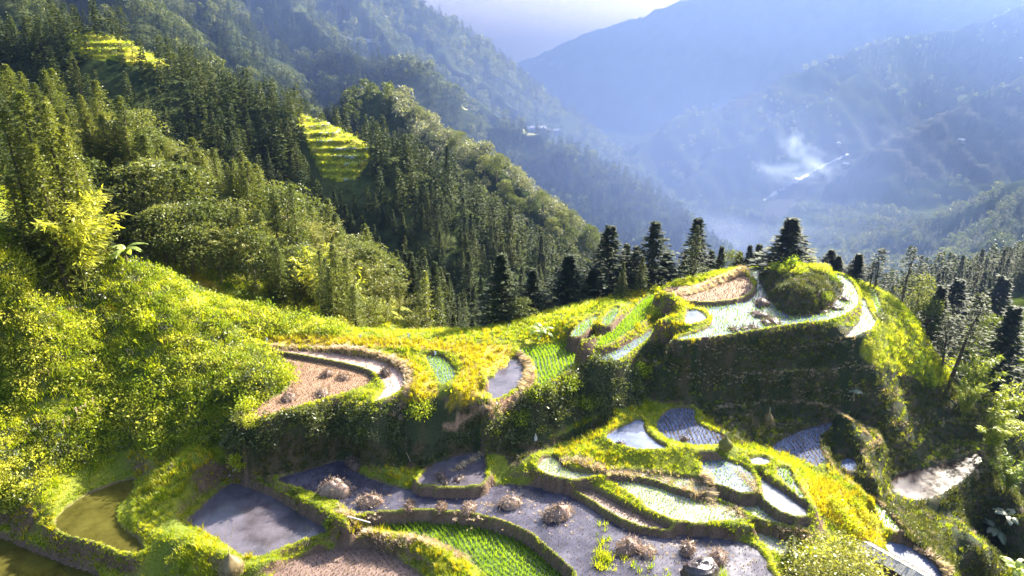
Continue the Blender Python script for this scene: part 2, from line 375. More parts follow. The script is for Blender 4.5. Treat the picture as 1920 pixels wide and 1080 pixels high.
for z, w, pl in BANKS:
    sp = smooth_poly(pl, 3, False); W = np.array([at_z(a, b, z)[:2] for a, b in sp])
    i0, i1 = np.searchsorted(gx, [W[:, 0].min()-2, W[:, 0].max()+2]); j0, j1 = np.searchsorted(gy, [W[:, 1].min()-2, W[:, 1].max()+2])
    d = poly_dist(X[j0:j1, i0:i1], Y[j0:j1, i0:i1], W, False)
    m = (d < w) & (isfield[j0:j1, i0:i1] < 0)
    hz = z + 0.12*(1-(d/w)**2) + 0.07*fbm(X[j0:j1, i0:i1]*1.5, Y[j0:j1, i0:i1]*1.5, 9)
    zz = FZ[j0:j1, i0:i1]; up = m & (hz > zz) & (hz > base[j0:j1, i0:i1]-0.6); zz[up] = hz[up]
    bankm[j0:j1, i0:i1] = np.maximum(bankm[j0:j1, i0:i1], up)
fix = FZ > -900
res = np.where(fix, FZ-base, 0.0); target = res.copy()
for it in range(300):
    s = np.zeros_like(res)
    s[1:-1, 1:-1] = (res[:-2, 1:-1]+res[2:, 1:-1]+res[1:-1, :-2]+res[1:-1, 2:])*0.25
    res = np.where(fix, target, s*0.985)
Hn = base + res
# narrow ledges cut into the shaded slope
BOWL = smooth_poly([(1215,640),(1300,642),(1480,618),(1600,618),(1640,650),(1680,700),(1760,725),(1920,700),(1960,1000),(1800,1100),(1700,1010),(1630,930),(1545,870),(1440,840),(1370,830),(1300,760),(1215,750),(1190,690)], 3)
a_, b_ = to_px(np.stack([X, Y, Hn], -1)); bw = in_poly(a_, b_, BOWL) & (~fix) & (fdist > .8)
q_ = Hn/1.45+.25*fbm(X*.08, Y*.08, 77); f_ = q_-np.floor(q_); st_ = (np.floor(q_)+np.clip((f_-.5)/.5, 0, 1)**1.3-.25*fbm(X*.08, Y*.08, 77))*1.45
wt_ = np.where(bw, .75, 0.0)
for _ in range(6): wt_[1:-1, 1:-1] = (wt_[:-2, 1:-1]+wt_[2:, 1:-1]+wt_[1:-1, :-2]+wt_[1:-1, 2:]+wt_[1:-1, 1:-1])/5*np.where(fix[1:-1, 1:-1], 0, 1)
Hn = Hn*(1-wt_)+st_*wt_
ledge = bw & (f_ > .3) & (f_ < .55)
# wear the stair-steps of the sampling off the bank faces
for _ in range(1):
    B_ = Hn.copy(); B_[1:-1, 1:-1] = (Hn[:-2, 1:-1]+Hn[2:, 1:-1]+Hn[1:-1, :-2]+Hn[1:-1, 2:])*.125 + Hn[1:-1, 1:-1]*.25 + (Hn[:-2, :-2]+Hn[2:, 2:]+Hn[2:, :-2]+Hn[:-2, 2:])*.0625
    Hn = np.where((isfield >= 0), np.minimum(B_, FZ), B_)
def hnear(x, y):
    x = np.asarray(x, float); y = np.asarray(y, float)
    u = np.clip((x-GX0)/GS, 0, len(gx)-1.001); v = np.clip((y-GY0)/GS, 0, len(gy)-1.001)
    i = u.astype(int); j = v.astype(int); a = u-i; b = v-j
    return (Hn[j, i]*(1-a)+Hn[j, i+1]*a)*(1-b)+(Hn[j+1, i]*(1-a)+Hn[j+1, i+1]*a)*b
# the round knoll standing in the hilltop paddy: steep sides, bushy flat top
KN = np.array([at_z(a, b, -30.0)[:2] for a, b in smooth_poly([(1426,532),(1437,548),(1456,575),(1480,590),(1520,590),(1552,580),(1568,561),(1576,545),(1560,530),(1500,524),(1450,524)], 3)])
km = in_poly(X, Y, KN) & (isfield < 0); kd = poly_dist(X, Y, KN)
Hn = np.where(km, -30.0 + 2.9*(1-np.exp(-(kd/1.1)**1.3)) + 0.45*fbm(X*.8, Y*.8, 8), Hn)
PXn, PYn = to_px(np.stack([X, Y, Hn], -1))
# ---------------------------------------------------------------- mountains: ridge crests surveyed as (px, py, distance)
# each: name, slope, crest points
RIDGES = [
 ('mid', .80, [(-700,40,240),(-300,70,240),(0,96,238),(100,80,240),(130,68,240),(190,66,240),(262,92,238),(322,128,236),(350,160,234),(400,176,232),(500,205,228),(600,238,222),(700,284,214),(785,345,206),(848,415,198),(905,485,188),(955,562,176),(1005,640,166),(1080,760,158)]),
 ('mid_spur_a', .9, [(400,178,232),(420,300,196),(470,420,170),(560,520,152)]),
 ('mid_spur_b', .9, [(600,240,222),(690,345,202),(790,430,184),(880,540,166)]),
 ('left', .85, [(-600,150,125),(-200,190,120),(60,262,116),(160,290,118),(260,312,120),(360,365,119),(450,418,116),(550,470,113),(640,560,108),(690,625,104),(730,690,100)]),
 ('left_low', .9, [(260,312,120),(340,420,108),(430,520,98),(480,590,92)]),
 ('cauliflower', .95, [(700,150,430),(780,225,390),(840,262,365),(900,290,350),(960,345,330),(1030,400,312),(1065,455,302),(1080,545,290),(1100,650,280)]),
 ('cauli_spur', .9, [(840,262,365),(880,350,330),(940,440,300),(985,520,280)]),
 ('road_ridge', .75, [(640,92,640),(700,105,625),(760,118,610),(810,160,600),(855,205,590),(880,240,585),(940,235,575),(1000,248,560),(1065,262,545),(1115,300,535),(1140,360,525),(1166,430,515),(1190,520,500)]),
 ('road_spur', .8, [(855,205,590),(880,262,555),(930,320,520),(990,380,490),(1040,440,470)]),
 ('spur_d', .8, [(480,-60,760),(560,20,700),(640,100,640),(700,170,570),(760,230,520),(800,275,480)]),
 ('spur_c', .8, [(300,-120,720),(370,0,610),(430,70,560),(490,140,510),(540,200,470)]),
 ('spur_b', .8, [(170,-120,620),(240,0,510),(290,65,470),(350,110,440),(400,160,400)]),
 ('spur_a', .8, [(-100,-120,540),(20,-10,430),(90,35,400),(190,75,370),(260,130,340)]),
 ('spur_e', .75, [(560,-120,950),(660,0,820),(730,75,760),(800,130,720),(880,185,680),(960,230,650),(1000,300,620)]),
 ('spur_f', .75, [(650,-110,1000),(740,0,930),(820,70,880),(900,150,820),(970,210,780),(1060,290,730),(1110,360,700)]),
 ('outer', .8, [(-900,-900,1050),(0,-600,1050),(300,-330,1080),(560,-130,1080),(700,-40,1060),(765,12,1050),(830,36,1030),(885,68,1010),(960,138,980),(1040,208,950),(1085,262,930),(1125,325,910),(1162,400,880),(1196,480,840),(1225,560,800)]),
 ('west_mass', .9, [(-1500,-500,300),(-700,-330,520),(-300,-300,700),(100,-400,900),(300,-330,1080)]),
 ('east_far', .75, [(900,150,4200),(985,112,3700),(1080,66,3400),(1200,30,3200),(1320,-10,3000),(1500,-60,2900),(1800,-120,2900),(2200,-160,2900),(2800,-160,2900)]),
 ('east_mid', .85, [(2600,-160,2100),(2200,-80,2050),(1950,0,2000),(1780,55,1950),(1650,75,1900),(1540,120,1800),(1430,165,1700),(1340,205,1600),(1260,225,1500),(1200,275,1400),(1150,335,1300)]),
 ('east_mid_b', .85, [(1650,75,1900),(1560,180,1650),(1440,240,1500),(1340,300,1400),(1270,370,1280)]),
 ('east_mid_c', .85, [(2100,60,1750),(1900,150,1600),(1760,210,1500),(1650,270,1400)]),
 ('east_near', .85, [(2500,120,1100),(2200,230,1040),(1980,320,980),(1800,390,920),(1680,440,860),(1580,490,790),(1500,540,730),(1440,600,680)]),
 ('east_near_b', .85, [(1980,320,980),(1880,420,800),(1760,500,680),(1650,580,580)]),
 ('right_low', .6, [(2400,420,210),(2150,480,190),(2000,510,180),(1900,545,172),(1830,575,165),(1780,620,150)]),
]

RIDGE3 = {}
for nm, sl, cp in RIDGES:
    RIDGE3[nm] = smooth_poly(np.array([at_y(a, b, d) for a, b, d in cp]), 3, False)
def raise_ridges(H0_, gx_, gy_, names=None):
    H_ = np.array(H0_); warp = np.clip(gy_*0.02, 2, 26)
    WX = gx_ + warp*fbm(gx_/60, gy_/60, 31, 3); WY = gy_ + warp*fbm(gx_/60, gy_/60, 37, 3)
    for nm, sl, cp in RIDGES:
        if names and nm not in names: continue
        P3 = RIDGE3[nm]; best = np.full(gx_.shape, -1e9)
        for a, b in zip(P3[:-1], P3[1:]):
            d, t = seg_dist(WX, WY, a, b); z = a[2]+(b[2]-a[2])*t
            best = np.maximum(best, z - sl*np.where(d < 8, np.minimum(d, 8.0)**2/16.0, d-4))
        k = np.clip(gy_*0.012, 1.5, 14); h = np.clip(0.5+0.5*(best-H_)/k, 0, 1)
        H_ = H_*(1-h)+best*h
    return H_

# the near ground joins the left spur and the far ridges
Hr = raise_ridges(np.full(X.shape, -72.0), X, Y, ('left', 'left_low', 'mid', 'mid_spur_a', 'mid_spur_b', 'right_low'))
Hn = np.where(fdist > 4, np.maximum(Hn, Hr), Hn)
PXn, PYn = to_px(np.stack([X, Y, Hn], -1))
NAZ, NR = 640, 620
az = np.linspace(math.radians(-52), math.radians(50), NAZ)
rr = np.exp(np.linspace(math.log(88), math.log(4550), NR))
AZ, RR = np.meshgrid(az, rr)
FX = np.tan(AZ)*RR; FY = RR.copy()           # RR is the forward distance
floor = np.interp(RR, [88, 140, 200, 300, 450, 650, 900, 1300, 2000, 4550], [-66, -72, -100, -140, -190, -240, -275, -300, -300, -300])
HF = np.array(floor)
HF = raise_ridges(HF, FX, FY)
rel = np.clip((RR-120)/200, 0.15, 1)
gully = np.abs(fbm(FX/38, FY/55, 51, 4))
HF += rel*(1-.7*np.clip((FX-0.05*FY)/(0.1*FY), 0, 1)*np.clip((RR-500)/200, 0, 1))*(6.0*fbm(FX/34, FY/34, 41, 4) - 9.0*gully*np.clip(RR/500, .3, 1.4))
east = np.clip((FX-0.05*FY)/(0.1*FY), 0, 1)*np.clip((RR-500)/200, 0, 1)
HF += np.clip((RR-700)/600, 0, 1)*(26-18*east)*fbm(FX/220, FY/220, 61, 4)
# near ground stays above this sheet
inn = (FX > GX0) & (FX < GX1) & (FY < GY1)
hn = hnear(FX, FY)
HF = np.where(inn, np.minimum(HF, hn-1.5), HF)
def hfar(x, y):
    x = np.asarray(x, float); y = np.asarray(y, float)
    u = (np.arctan2(x, y)-az[0])/(az[-1]-az[0])*(NAZ-1); v = (np.log(y)-math.log(88))/(math.log(4550)-math.log(88))*(NR-1)
    u = np.clip(u, 0, NAZ-1.001); v = np.clip(v, 0, NR-1.001)
    i = u.astype(int); j = v.astype(int); a = u-i; b = v-j
    return (HF[j, i]*(1-a)+HF[j, i+1]*a)*(1-b)+(HF[j+1, i]*(1-a)+HF[j+1, i+1]*a)*b
PXf, PYf = to_px(np.stack([FX, FY, HF], -1))
# ---------------------------------------------------------------- ground cover zones (areas of the near ground)
ZONES = [ # name, outline, density factors
 ('bush', [(-300,300),(0,420),(200,490),(330,505),(420,560),(600,590),(640,625),(560,640),(470,645),(545,695),(540,735),(450,790),(430,835),(330,835),(200,850),(120,880),(60,930),(0,960),(-300,960)]),
 ('wallbush', [(430,800),(600,765),(700,755),(800,745),(860,760),(900,775),(1000,730),(1090,690),(1130,660),(1190,680),(1215,720),(1200,755),(1130,775),(1050,805),(980,840),(760,850),(500,850),(430,835)]),
 ('golden', [(480,632),(640,632),(900,645),(960,652),(950,688),(925,692),(905,712),(875,690),(850,662),(780,654),(640,650),(520,648)]),
 ('golden', [(640,655),(740,664),(790,690),(815,715),(820,745),(780,755),(750,750),(762,715),(752,690),(700,668)]),
 ('golden', [(865,690),(900,705),(912,735),(900,750),(860,765),(835,760),(850,735)]),
 ('golden', [(1500,905),(1560,905),(1625,950),(1655,1000),(1655,1030),(1600,1010),(1560,980),(1520,940)]),
 ('golden', [(340,515),(380,520),(420,545),(400,555),(360,535)]),
 ('dirt', [(830,795),(860,785),(905,758),(950,748),(985,722),(990,700),(985,676),(998,680),(1003,705),(990,735),(950,762),(880,790),(845,812)]),
 ('dirt', [(1250,540),(1300,535),(1350,515),(1400,500),(1400,512),(1355,528),(1300,545),(1255,553)]),
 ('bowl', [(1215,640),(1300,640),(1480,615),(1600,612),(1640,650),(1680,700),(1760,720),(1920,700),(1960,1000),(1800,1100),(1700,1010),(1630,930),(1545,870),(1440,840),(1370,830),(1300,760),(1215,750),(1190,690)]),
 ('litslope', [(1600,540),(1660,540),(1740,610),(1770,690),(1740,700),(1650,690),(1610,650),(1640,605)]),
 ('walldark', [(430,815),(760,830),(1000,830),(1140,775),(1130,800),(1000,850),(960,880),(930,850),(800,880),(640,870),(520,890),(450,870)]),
]
ZONES += [('grass', [(340,545),(380,552),(440,600),(500,640),(530,672),(515,672),(470,640),(420,610),(370,570)]), ('grass', [(20,775),(90,755),(160,742),(250,700),(262,706),(190,745),(110,772),(30,790)]), ('grass', [(180,560),(240,575),(300,640),(330,690),(320,700),(280,650),(225,595)])]
ZONES.append(('walldark', [(1424,514),(1437,560),(1456,590),(1480,600),(1530,600),(1560,585),(1585,550),(1565,520),(1500,500),(1450,505)]))  # knoll ground darkened too, shade of its face put into the colour
zone = np.zeros(X.shape, int)
znames = ['grass'] + sorted({z[0] for z in ZONES})
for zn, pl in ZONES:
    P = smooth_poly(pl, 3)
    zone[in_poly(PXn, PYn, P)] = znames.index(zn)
def zid(n): return znames.index(n)
gyy, gxx = np.gradient(Hn, GS); slope_n = np.hypot(gxx, gyy)
n1 = fbm(X*0.35, Y*0.35, 71); n2 = fbm(X*1.7, Y*1.7, 73)
def lerp(a, b, t): return a+(b-a)*np.clip(t, 0, 1)[..., None]
c_grass = lerp(np.array([.085,.11,.012]), np.array([.16,.17,.015]), 0.5+n1)
c_soil = lerp(np.array([.07,.045,.03]), np.array([.13,.085,.06]), 0.5+n2)
c_col = lerp(c_grass, c_soil, (slope_n-0.9)*1.6 + 0.5*n2)
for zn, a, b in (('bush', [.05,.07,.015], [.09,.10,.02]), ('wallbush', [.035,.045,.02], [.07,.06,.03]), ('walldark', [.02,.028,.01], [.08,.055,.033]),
                 ('golden', [.22,.17,.03], [.30,.21,.04]), ('dirt', [.30,.17,.11], [.42,.26,.18]), ('bowl', [.02,.03,.01], [.065,.05,.03]), ('litslope', [.16,.18,.02], [.20,.20,.03])):  # litslope brightened, walls and bowl darkened: sun and shade put into ground colour
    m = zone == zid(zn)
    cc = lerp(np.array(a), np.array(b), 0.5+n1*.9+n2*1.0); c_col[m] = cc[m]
bed = isfield >= 0
c_col[bed] = np.array([.10,.07,.055])
gm_attr = None
def b_ground(nt, out):
    L = nt.links; geo = N(nt, 'ShaderNodeNewGeometry'); at = N(nt, 'ShaderNodeAttribute', attribute_name='Col')
    nz = N(nt, 'ShaderNodeTexNoise', i_Scale=5.0, i_Detail=8.0, i_Roughness=0.7); L.new(geo.outputs['Position'], nz.inputs['Vector'])
    v = ramp(nt, nz.outputs[0], [(0.3, (.55,.5,.45)), (0.7, (1.35,1.35,1.3))])
    mx = N(nt, 'ShaderNodeMix', data_type='RGBA', blend_type='MULTIPLY'); mx.inputs[0].default_value = 1.0
    L.new(at.outputs['Color'], mx.inputs[6]); L.new(v, mx.inputs[7])
    p = N(nt, 'ShaderNodeBsdfPrincipled', i_Roughness=0.9); p.inputs['Specular IOR Level'].default_value = 0.15
    L.new(mx.outputs[2], p.inputs['Base Color'])
    nb = N(nt, 'ShaderNodeTexNoise', i_Scale=7.0, i_Detail=6.0); L.new(geo.outputs['Position'], nb.inputs['Vector'])
    bp = N(nt, 'ShaderNodeBump', i_Strength=0.7, i_Distance=0.15); L.new(nb.outputs[0], bp.inputs['Height']); L.new(bp.outputs[0], p.inputs['Normal'])
    L.new(p.outputs[0], out.inputs[0])
def b_forest(nt, out):
    L = nt.links; geo = N(nt, 'ShaderNodeNewGeometry'); at = N(nt, 'ShaderNodeAttribute', attribute_name='Col')
    nz = N(nt, 'ShaderNodeTexNoise', i_Scale=.35, i_Detail=8.0, i_Roughness=0.75); L.new(geo.outputs['Position'], nz.inputs['Vector'])
    v = ramp(nt, nz.outputs[0], [(0.35, (.5,.5,.5)), (0.68, (1.5,1.5,1.4))])
    mx = N(nt, 'ShaderNodeMix', data_type='RGBA', blend_type='MULTIPLY'); mx.inputs[0].default_value = 1.0
    L.new(at.outputs['Color'], mx.inputs[6]); L.new(v, mx.inputs[7]); p = N(nt, 'ShaderNodeBsdfDiffuse'); L.new(mx.outputs[2], p.inputs[0])
    L.new(p.outputs[0], out.inputs[0])
M_GROUND = mat('terraced_ground', b_ground)
def grid_faces(nr, nc):
    idx = np.arange(nr*nc).reshape(nr, nc)
    return np.stack([idx[:-1, :-1], idx[:-1, 1:], idx[1:, 1:], idx[1:, :-1]], -1).reshape(-1, 4)
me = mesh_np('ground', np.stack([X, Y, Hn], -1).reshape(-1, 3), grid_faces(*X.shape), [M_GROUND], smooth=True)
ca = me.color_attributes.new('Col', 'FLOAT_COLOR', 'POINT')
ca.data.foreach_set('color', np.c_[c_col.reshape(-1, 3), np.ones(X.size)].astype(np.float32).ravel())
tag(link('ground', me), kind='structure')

# far hills: forest floor, patches of terrace, bare slopes
farpatch = [ # outlines of the terraced clearings on the far slopes with distance range and step height
 ([(128,68),(190,66),(262,92),(325,120),(325,133),(262,122),(195,108),(140,92)], 190, 262, 2.8, 'gold'),
 ([(556,222),(612,226),(650,245),(690,272),(690,300),(665,335),(610,332),(590,300),(572,262)], 150, 235, 2.4, 'gold'),
 ([(862,178),(880,168),(930,188),(925,202),(890,208),(868,200)], 470, 640, 4.0, 'pale'),
 ([(985,238),(1030,238),(1030,250),(985,250)], 480, 620, 3.0, 'pale'),
 ([(640,74),(700,76),(700,84),(640,84)], 560, 720, 4.0, 'pale'),
 ([(1560,240),(1920,190),(1920,330),(1700,330),(1560,350),(1480,400),(1430,420),(1440,380),(1520,310)], 600, 2200, 10.0, 'dim'),
 ([(1770,85),(1880,95),(1900,160),(1850,150),(1780,115)], 700, 2600, 12.0, 'dim'),
 ([(1330,170),(1450,140),(1450,175),(1380,205),(1335,205)], 900, 2400, 12.0, 'dim'),
 ([(1860,575),(1900,560),(1960,560),(1960,640),(1910,640),(1870,610)], 100, 260, 1.6, 'gold'),
]
pm = np.zeros(FX.shape, int); HF0 = HF.copy()
for k, (pl, d0, d1, st, kind) in enumerate(farpatch):
    m = in_poly(PXf, PYf, smooth_poly(pl, 3)) & (RR > d0) & (RR < d1)
    pm[m] = k+1
    q = HF/st; fr = q-np.floor(q)
    HF = np.where(m, (np.floor(q)+np.clip((fr-0.72)/0.28, 0, 1))*st, HF)
gr, ga = np.gradient(HF); 
fn = fbm(FX/25, FY/25, 81)
hc = lerp(np.array([.022,.032,.014]), np.array([.05,.06,.022]), 0.5+fn)
for k, (pl, d0, d1, st, kind) in enumerate(farpatch):
    m = pm == k+1
    q = HF/st; fr = q-np.floor(q)
    a, b = {'gold': ([.34,.36,.03], [.12,.11,.015]), 'pale': ([.30,.30,.16], [.12,.13,.05]), 'dim': ([.05,.05,.04], [.02,.026,.018])}[kind]
    cc = lerp(np.array(a), np.array(b), (fr > 0.05).astype(float)*0.8 + 0.5*fn) ; hc[m] = cc[m]
M_HILL = M_GROUND
me = mesh_np('hills', np.stack([FX, FY, HF], -1).reshape(-1, 3), grid_faces(NR, NAZ), [mat('forest_floor', b_forest)], smooth=True)
ca = me.color_attributes.new('Col', 'FLOAT_COLOR', 'POINT')
ca.data.foreach_set('color', np.c_[hc.reshape(-1, 3), np.ones(FX.size)].astype(np.float32).ravel())
tag(link('hills', me), kind='structure')
TERR = []
# finer sheets for the two lit flights of terraces on the middle ridge
def sample0(A, x, y):
    u = (np.arctan2(x, y)-az[0])/(az[-1]-az[0])*(NAZ-1); v = (np.log(y)-math.log(88))/(math.log(4550)-math.log(88))*(NR-1)
    i = u.astype(int); j = v.astype(int); a = u-i; b = v-j
    return (A[j, i]*(1-a)+A[j, i+1]*a)*(1-b)+(A[j+1, i]*(1-a)+A[j+1, i+1]*a)*b
for k, (pl, d0, d1, st, kd_) in enumerate(farpatch):
    if kd_ != 'gold': continue
    sel = pm == k+1
    if sel.sum() < 5: continue
    ax_ = np.arange(FX[sel].min()-2, FX[sel].max()+2, .45); ay_ = np.arange(max(90, FY[sel].min()-2), FY[sel].max()+2, .45)
    TX, TY = np.meshgrid(ax_, ay_); z0 = sample0(HF0, TX, TY)+2.6*fbm(TX*.05, TY*.05, 140+k)+.5*fbm(TX*.3, TY*.3, 144+k); msk = sample0(sel.astype(float), TX, TY)
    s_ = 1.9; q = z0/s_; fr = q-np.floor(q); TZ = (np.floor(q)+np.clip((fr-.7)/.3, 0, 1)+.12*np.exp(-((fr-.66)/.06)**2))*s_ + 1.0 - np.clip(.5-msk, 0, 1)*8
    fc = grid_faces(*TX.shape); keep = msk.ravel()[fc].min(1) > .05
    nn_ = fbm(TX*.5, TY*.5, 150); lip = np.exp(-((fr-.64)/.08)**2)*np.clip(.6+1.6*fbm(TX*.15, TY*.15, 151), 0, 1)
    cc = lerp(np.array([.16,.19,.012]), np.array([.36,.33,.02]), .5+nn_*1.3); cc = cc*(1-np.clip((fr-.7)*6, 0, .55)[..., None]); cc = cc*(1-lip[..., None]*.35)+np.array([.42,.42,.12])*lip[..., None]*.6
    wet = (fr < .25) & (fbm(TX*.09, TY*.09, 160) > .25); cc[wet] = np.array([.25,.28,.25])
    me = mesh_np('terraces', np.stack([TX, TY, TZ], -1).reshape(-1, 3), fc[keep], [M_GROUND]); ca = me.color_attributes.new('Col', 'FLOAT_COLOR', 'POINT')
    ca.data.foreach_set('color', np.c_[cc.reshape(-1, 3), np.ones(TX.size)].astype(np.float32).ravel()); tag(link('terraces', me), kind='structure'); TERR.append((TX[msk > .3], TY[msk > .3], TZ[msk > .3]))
def ground_z(x, y):
    x = np.asarray(x, float); y = np.asarray(y, float)
    near = (x > GX0+1) & (x < GX1-1) & (y > GY0+1) & (y < GY1-1)
    return np.where(near, np.maximum(hnear(x, y), -200), hfar(x, np.maximum(y, 89)))

# ---------------------------------------------------------------- paddies: water, mud, stubble
def b_water(col, rough, bump, scale, mudcol=None, mudmix=0.0, spec=0.5, rows=None):
    def b(nt, out):
        L = nt.links; geo = N(nt, 'ShaderNodeNewGeometry')
        p = N(nt, 'ShaderNodeBsdfPrincipled'); p.inputs['Specular IOR Level'].default_value = spec; p.inputs['IOR'].default_value = 1.33
        nz = N(nt, 'ShaderNodeTexNoise', i_Scale=0.5, i_Detail=6.0, i_Roughness=0.7); L.new(geo.outputs['Position'], nz.inputs['Vector'])
        lo = tuple(c*0.6 for c in col); hi = tuple(min(1, c*1.35) for c in col)
        c = ramp(nt, nz.outputs[0], [(0.35, lo), (0.65, hi)])
        r = ramp(nt, nz.outputs[0], [(0.4, (rough, rough, rough)), (0.62, (rough+mudmix,)*3)])
        L.new(c, p.inputs['Base Color']); L.new(r, p.inputs['Roughness'])
        nb = N(nt, 'ShaderNodeTexNoise', i_Scale=scale, i_Detail=4.0, i_Roughness=0.6); L.new(geo.outputs['Position'], nb.inputs['Vector'])
        bp = N(nt, 'ShaderNodeBump', i_Strength=bump, i_Distance=0.05); L.new(nb.outputs[0], bp.inputs['Height']); L.new(bp.outputs[0], p.inputs['Normal'])
        L.new(p.outputs[0], out.inputs[0])
    return b
FM = {
 'mud': mat('wet_mud_water', b_water((.045,.042,.060), 0.07, 0.09, 4.0, mudmix=0.42, spec=0.45)),
 'pond': mat('muddy_pond_water', b_water((.07,.062,.075), 0.06, 0.06, 1.5, mudmix=0.05, spec=0.8)),
 'darkpond': mat('murky_pond_water', b_water((.05,.045,.01), 0.08, 0.08, 3.0, mudmix=0.1)),
 'green': mat('flooded_rice_mud', b_water((.06,.09,.02), 0.15, 0.2, 8.0, mudmix=0.3)),
 'seed': mat('seedbed_water', b_water((.10,.13,.12), 0.12, 0.15, 6.0, mudmix=0.2)),
 'stub': plain('harvested_stubble_mud', (.15,.085,.052), (.27,.165,.11), scale=1.2, rough=0.7, bump=0.9, bscale=9.0, spec=0.2),
 'stubmud': plain('dark_stubble_mud', (.09,.055,.045), (.17,.11,.09), scale=1.5, rough=0.45, bump=0.7, bscale=9.0, spec=0.4),
 'wetstub': mat('drained_mud_water', b_water((.33,.22,.18), 0.14, 0.4, 5.0, mudmix=0.4, spec=0.8)),
 'bright': mat('sunlit_paddy_water', b_water((.07,.09,.12), 0.12, 0.35, 6.0, mudmix=0.12, spec=1.0)),
 'sky': mat('sky_tinted_pond_water', b_water((.09,.11,.18), 0.06, 0.05, 2.0, mudmix=0.03, spec=0.9)),  # bluish base colour stands in for the sky's reflection
 'pale': mat('pale_silty_water', b_water((.18,.18,.15), 0.16, 0.3, 7.0, mudmix=0.25, spec=0.9)),
 'shade': mat('shaded_muddy_water', b_water((.03,.02,.016), 0.07, 0.06, 5.0, mudmix=0.08, spec=0.3)),  # dark base and low specular stand in for the hill's dark reflection
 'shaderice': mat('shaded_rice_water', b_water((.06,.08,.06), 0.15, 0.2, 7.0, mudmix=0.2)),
}
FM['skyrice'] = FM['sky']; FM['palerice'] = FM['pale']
for f in FLD:
    P = f['P']; c = P.mean(0)
    # the sheet runs a hand's breadth under the bank all round
    nrm = np.roll(P, -1, 0)-np.roll(P, 1, 0); nrm = np.c_[nrm[:, 1], -nrm[:, 0]]; nrm /= (np.linalg.norm(nrm, axis=1, keepdims=True)+1e-9)
    area = 0.5*np.sum(P[:, 0]*np.roll(P[:, 1], -1)-np.roll(P[:, 0], -1)*P[:, 1])
    P2 = P + nrm*(0.06 if area > 0 else -0.06)
    V = np.c_[P2, np.full(len(P2), f['z'])]
    if area < 0: V = V[::-1]
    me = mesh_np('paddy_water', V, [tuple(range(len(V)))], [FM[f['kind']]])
    nm = 'water' if f['kind'] not in ('stub', 'stubmud') else 'mud'
    tag(link(nm, me), kind='structure')
# ---------------------------------------------------------------- plants: leaves as small folded blades
def leaves(C, D, U, L, W):
    """diamond leaves: centre base C, direction D, side U, length L, width W"""
    n = len(C); L = np.broadcast_to(L, n)[:, None]; W = np.broadcast_to(W, n)[:, None]
    V = np.stack([C, C+D*L*0.45+U*W*0.5, C+D*L, C+D*L*0.45-U*W*0.5], 1).reshape(-1, 3)
    F = np.arange(n*4).reshape(n, 4); return V, F
def unit(v): return v/(np.linalg.norm(v, axis=-1, keepdims=True)+1e-9)
def rnd_dirs(n, g): return unit(g.normal(size=(n, 3)))
def trunk_mesh(name, h, r, m, seed=0, lean=0.03, limbs=None):
    g = random.Random(seed); b = MB()
    pts = [(lean*h*t*t*g.uniform(.5, 1.2), lean*h*t*g.uniform(-.6, .6), h*t) for t in (0, .15, .35, .6, .8, 1)]
    b.tube([(p[0], p[1], p[2]-(0.4 if i == 0 else 0)) for i, p in enumerate(pts)], [r*1.25, r, r*.8, r*.55, r*.3, r*.06], 6)
    for a, z0, l, up in (limbs or []):
        b.tube([(0, 0, z0), (math.cos(a)*l*.5, math.sin(a)*l*.5, z0+up*.6), (math.cos(a)*l, math.sin(a)*l, z0+up)], [r*.4, r*.25, r*.06], 4, cap=False)
    return b.mesh(name, [m], True)
def conifer_crown(seed, h=10.0, R=1.9, nb=110, ns=10, z0=.1, leaf=.34, power=.85, gap=.0, lop=0.0):
    g = np.random.default_rng(seed); V = []; F = []
    n = nb; t = (np.arange(n)+g.uniform(0, 1, n))/n; t = t**0.9
    lay = 0.75+0.25*np.abs(np.sin(t*26+seed)); az_ = np.arange(n)*2.4+g.uniform(-.5, .5, n)
    prof = (1-t)**power*np.minimum(1, 0.55+t*3.2)
    rl = R*prof*lay*g.uniform(.62, 1.15, n)*(1+lop*np.cos(az_-1.0)) + 0.06
    keep = g.uniform(0, 1, n) > gap*(1-t)
    t, az_, rl = t[keep], az_[keep], rl[keep]; n = len(t)
    zz = h*(z0+(1-z0)*t)
    s = (np.arange(ns)+.6)/ns; S = np.tile(s, (n, 1))+g.uniform(-.05, .05, (n, ns))
    rad = rl[:, None]*S
    droop = (-0.10*S - 0.28*S**2 + 0.22*S**4)*rl[:, None] + 0.1*(1-t[:, None])
    cx = np.cos(az_)[:, None]*rad; cy_ = np.sin(az_)[:, None]*rad; cz = zz[:, None]+droop
    C = np.stack([cx, cy_, cz], -1).reshape(-1, 3)
    side = g.choice([-1, 1], n*ns); ang = np.repeat(az_, ns)+side*g.uniform(.35, 1.1, n*ns)
    D = unit(np.stack([np.cos(ang), np.sin(ang), g.uniform(-.35, .35, n*ns)], -1))
    U = unit(np.cross(D, unit(np.array([0, 0, 1.0])+g.normal(size=(n*ns, 3))*.55)))
    ll = leaf*(0.75+0.5*g.uniform(0, 1, n*ns))*(1.15-.4*np.repeat(t, ns)) ; C = C + g.normal(size=C.shape)*0.05
    return leaves(C, D, U, ll, ll*.55)
def mesh_leaf(name, VF, m): return mesh_np(name, VF[0], VF[1], [m])
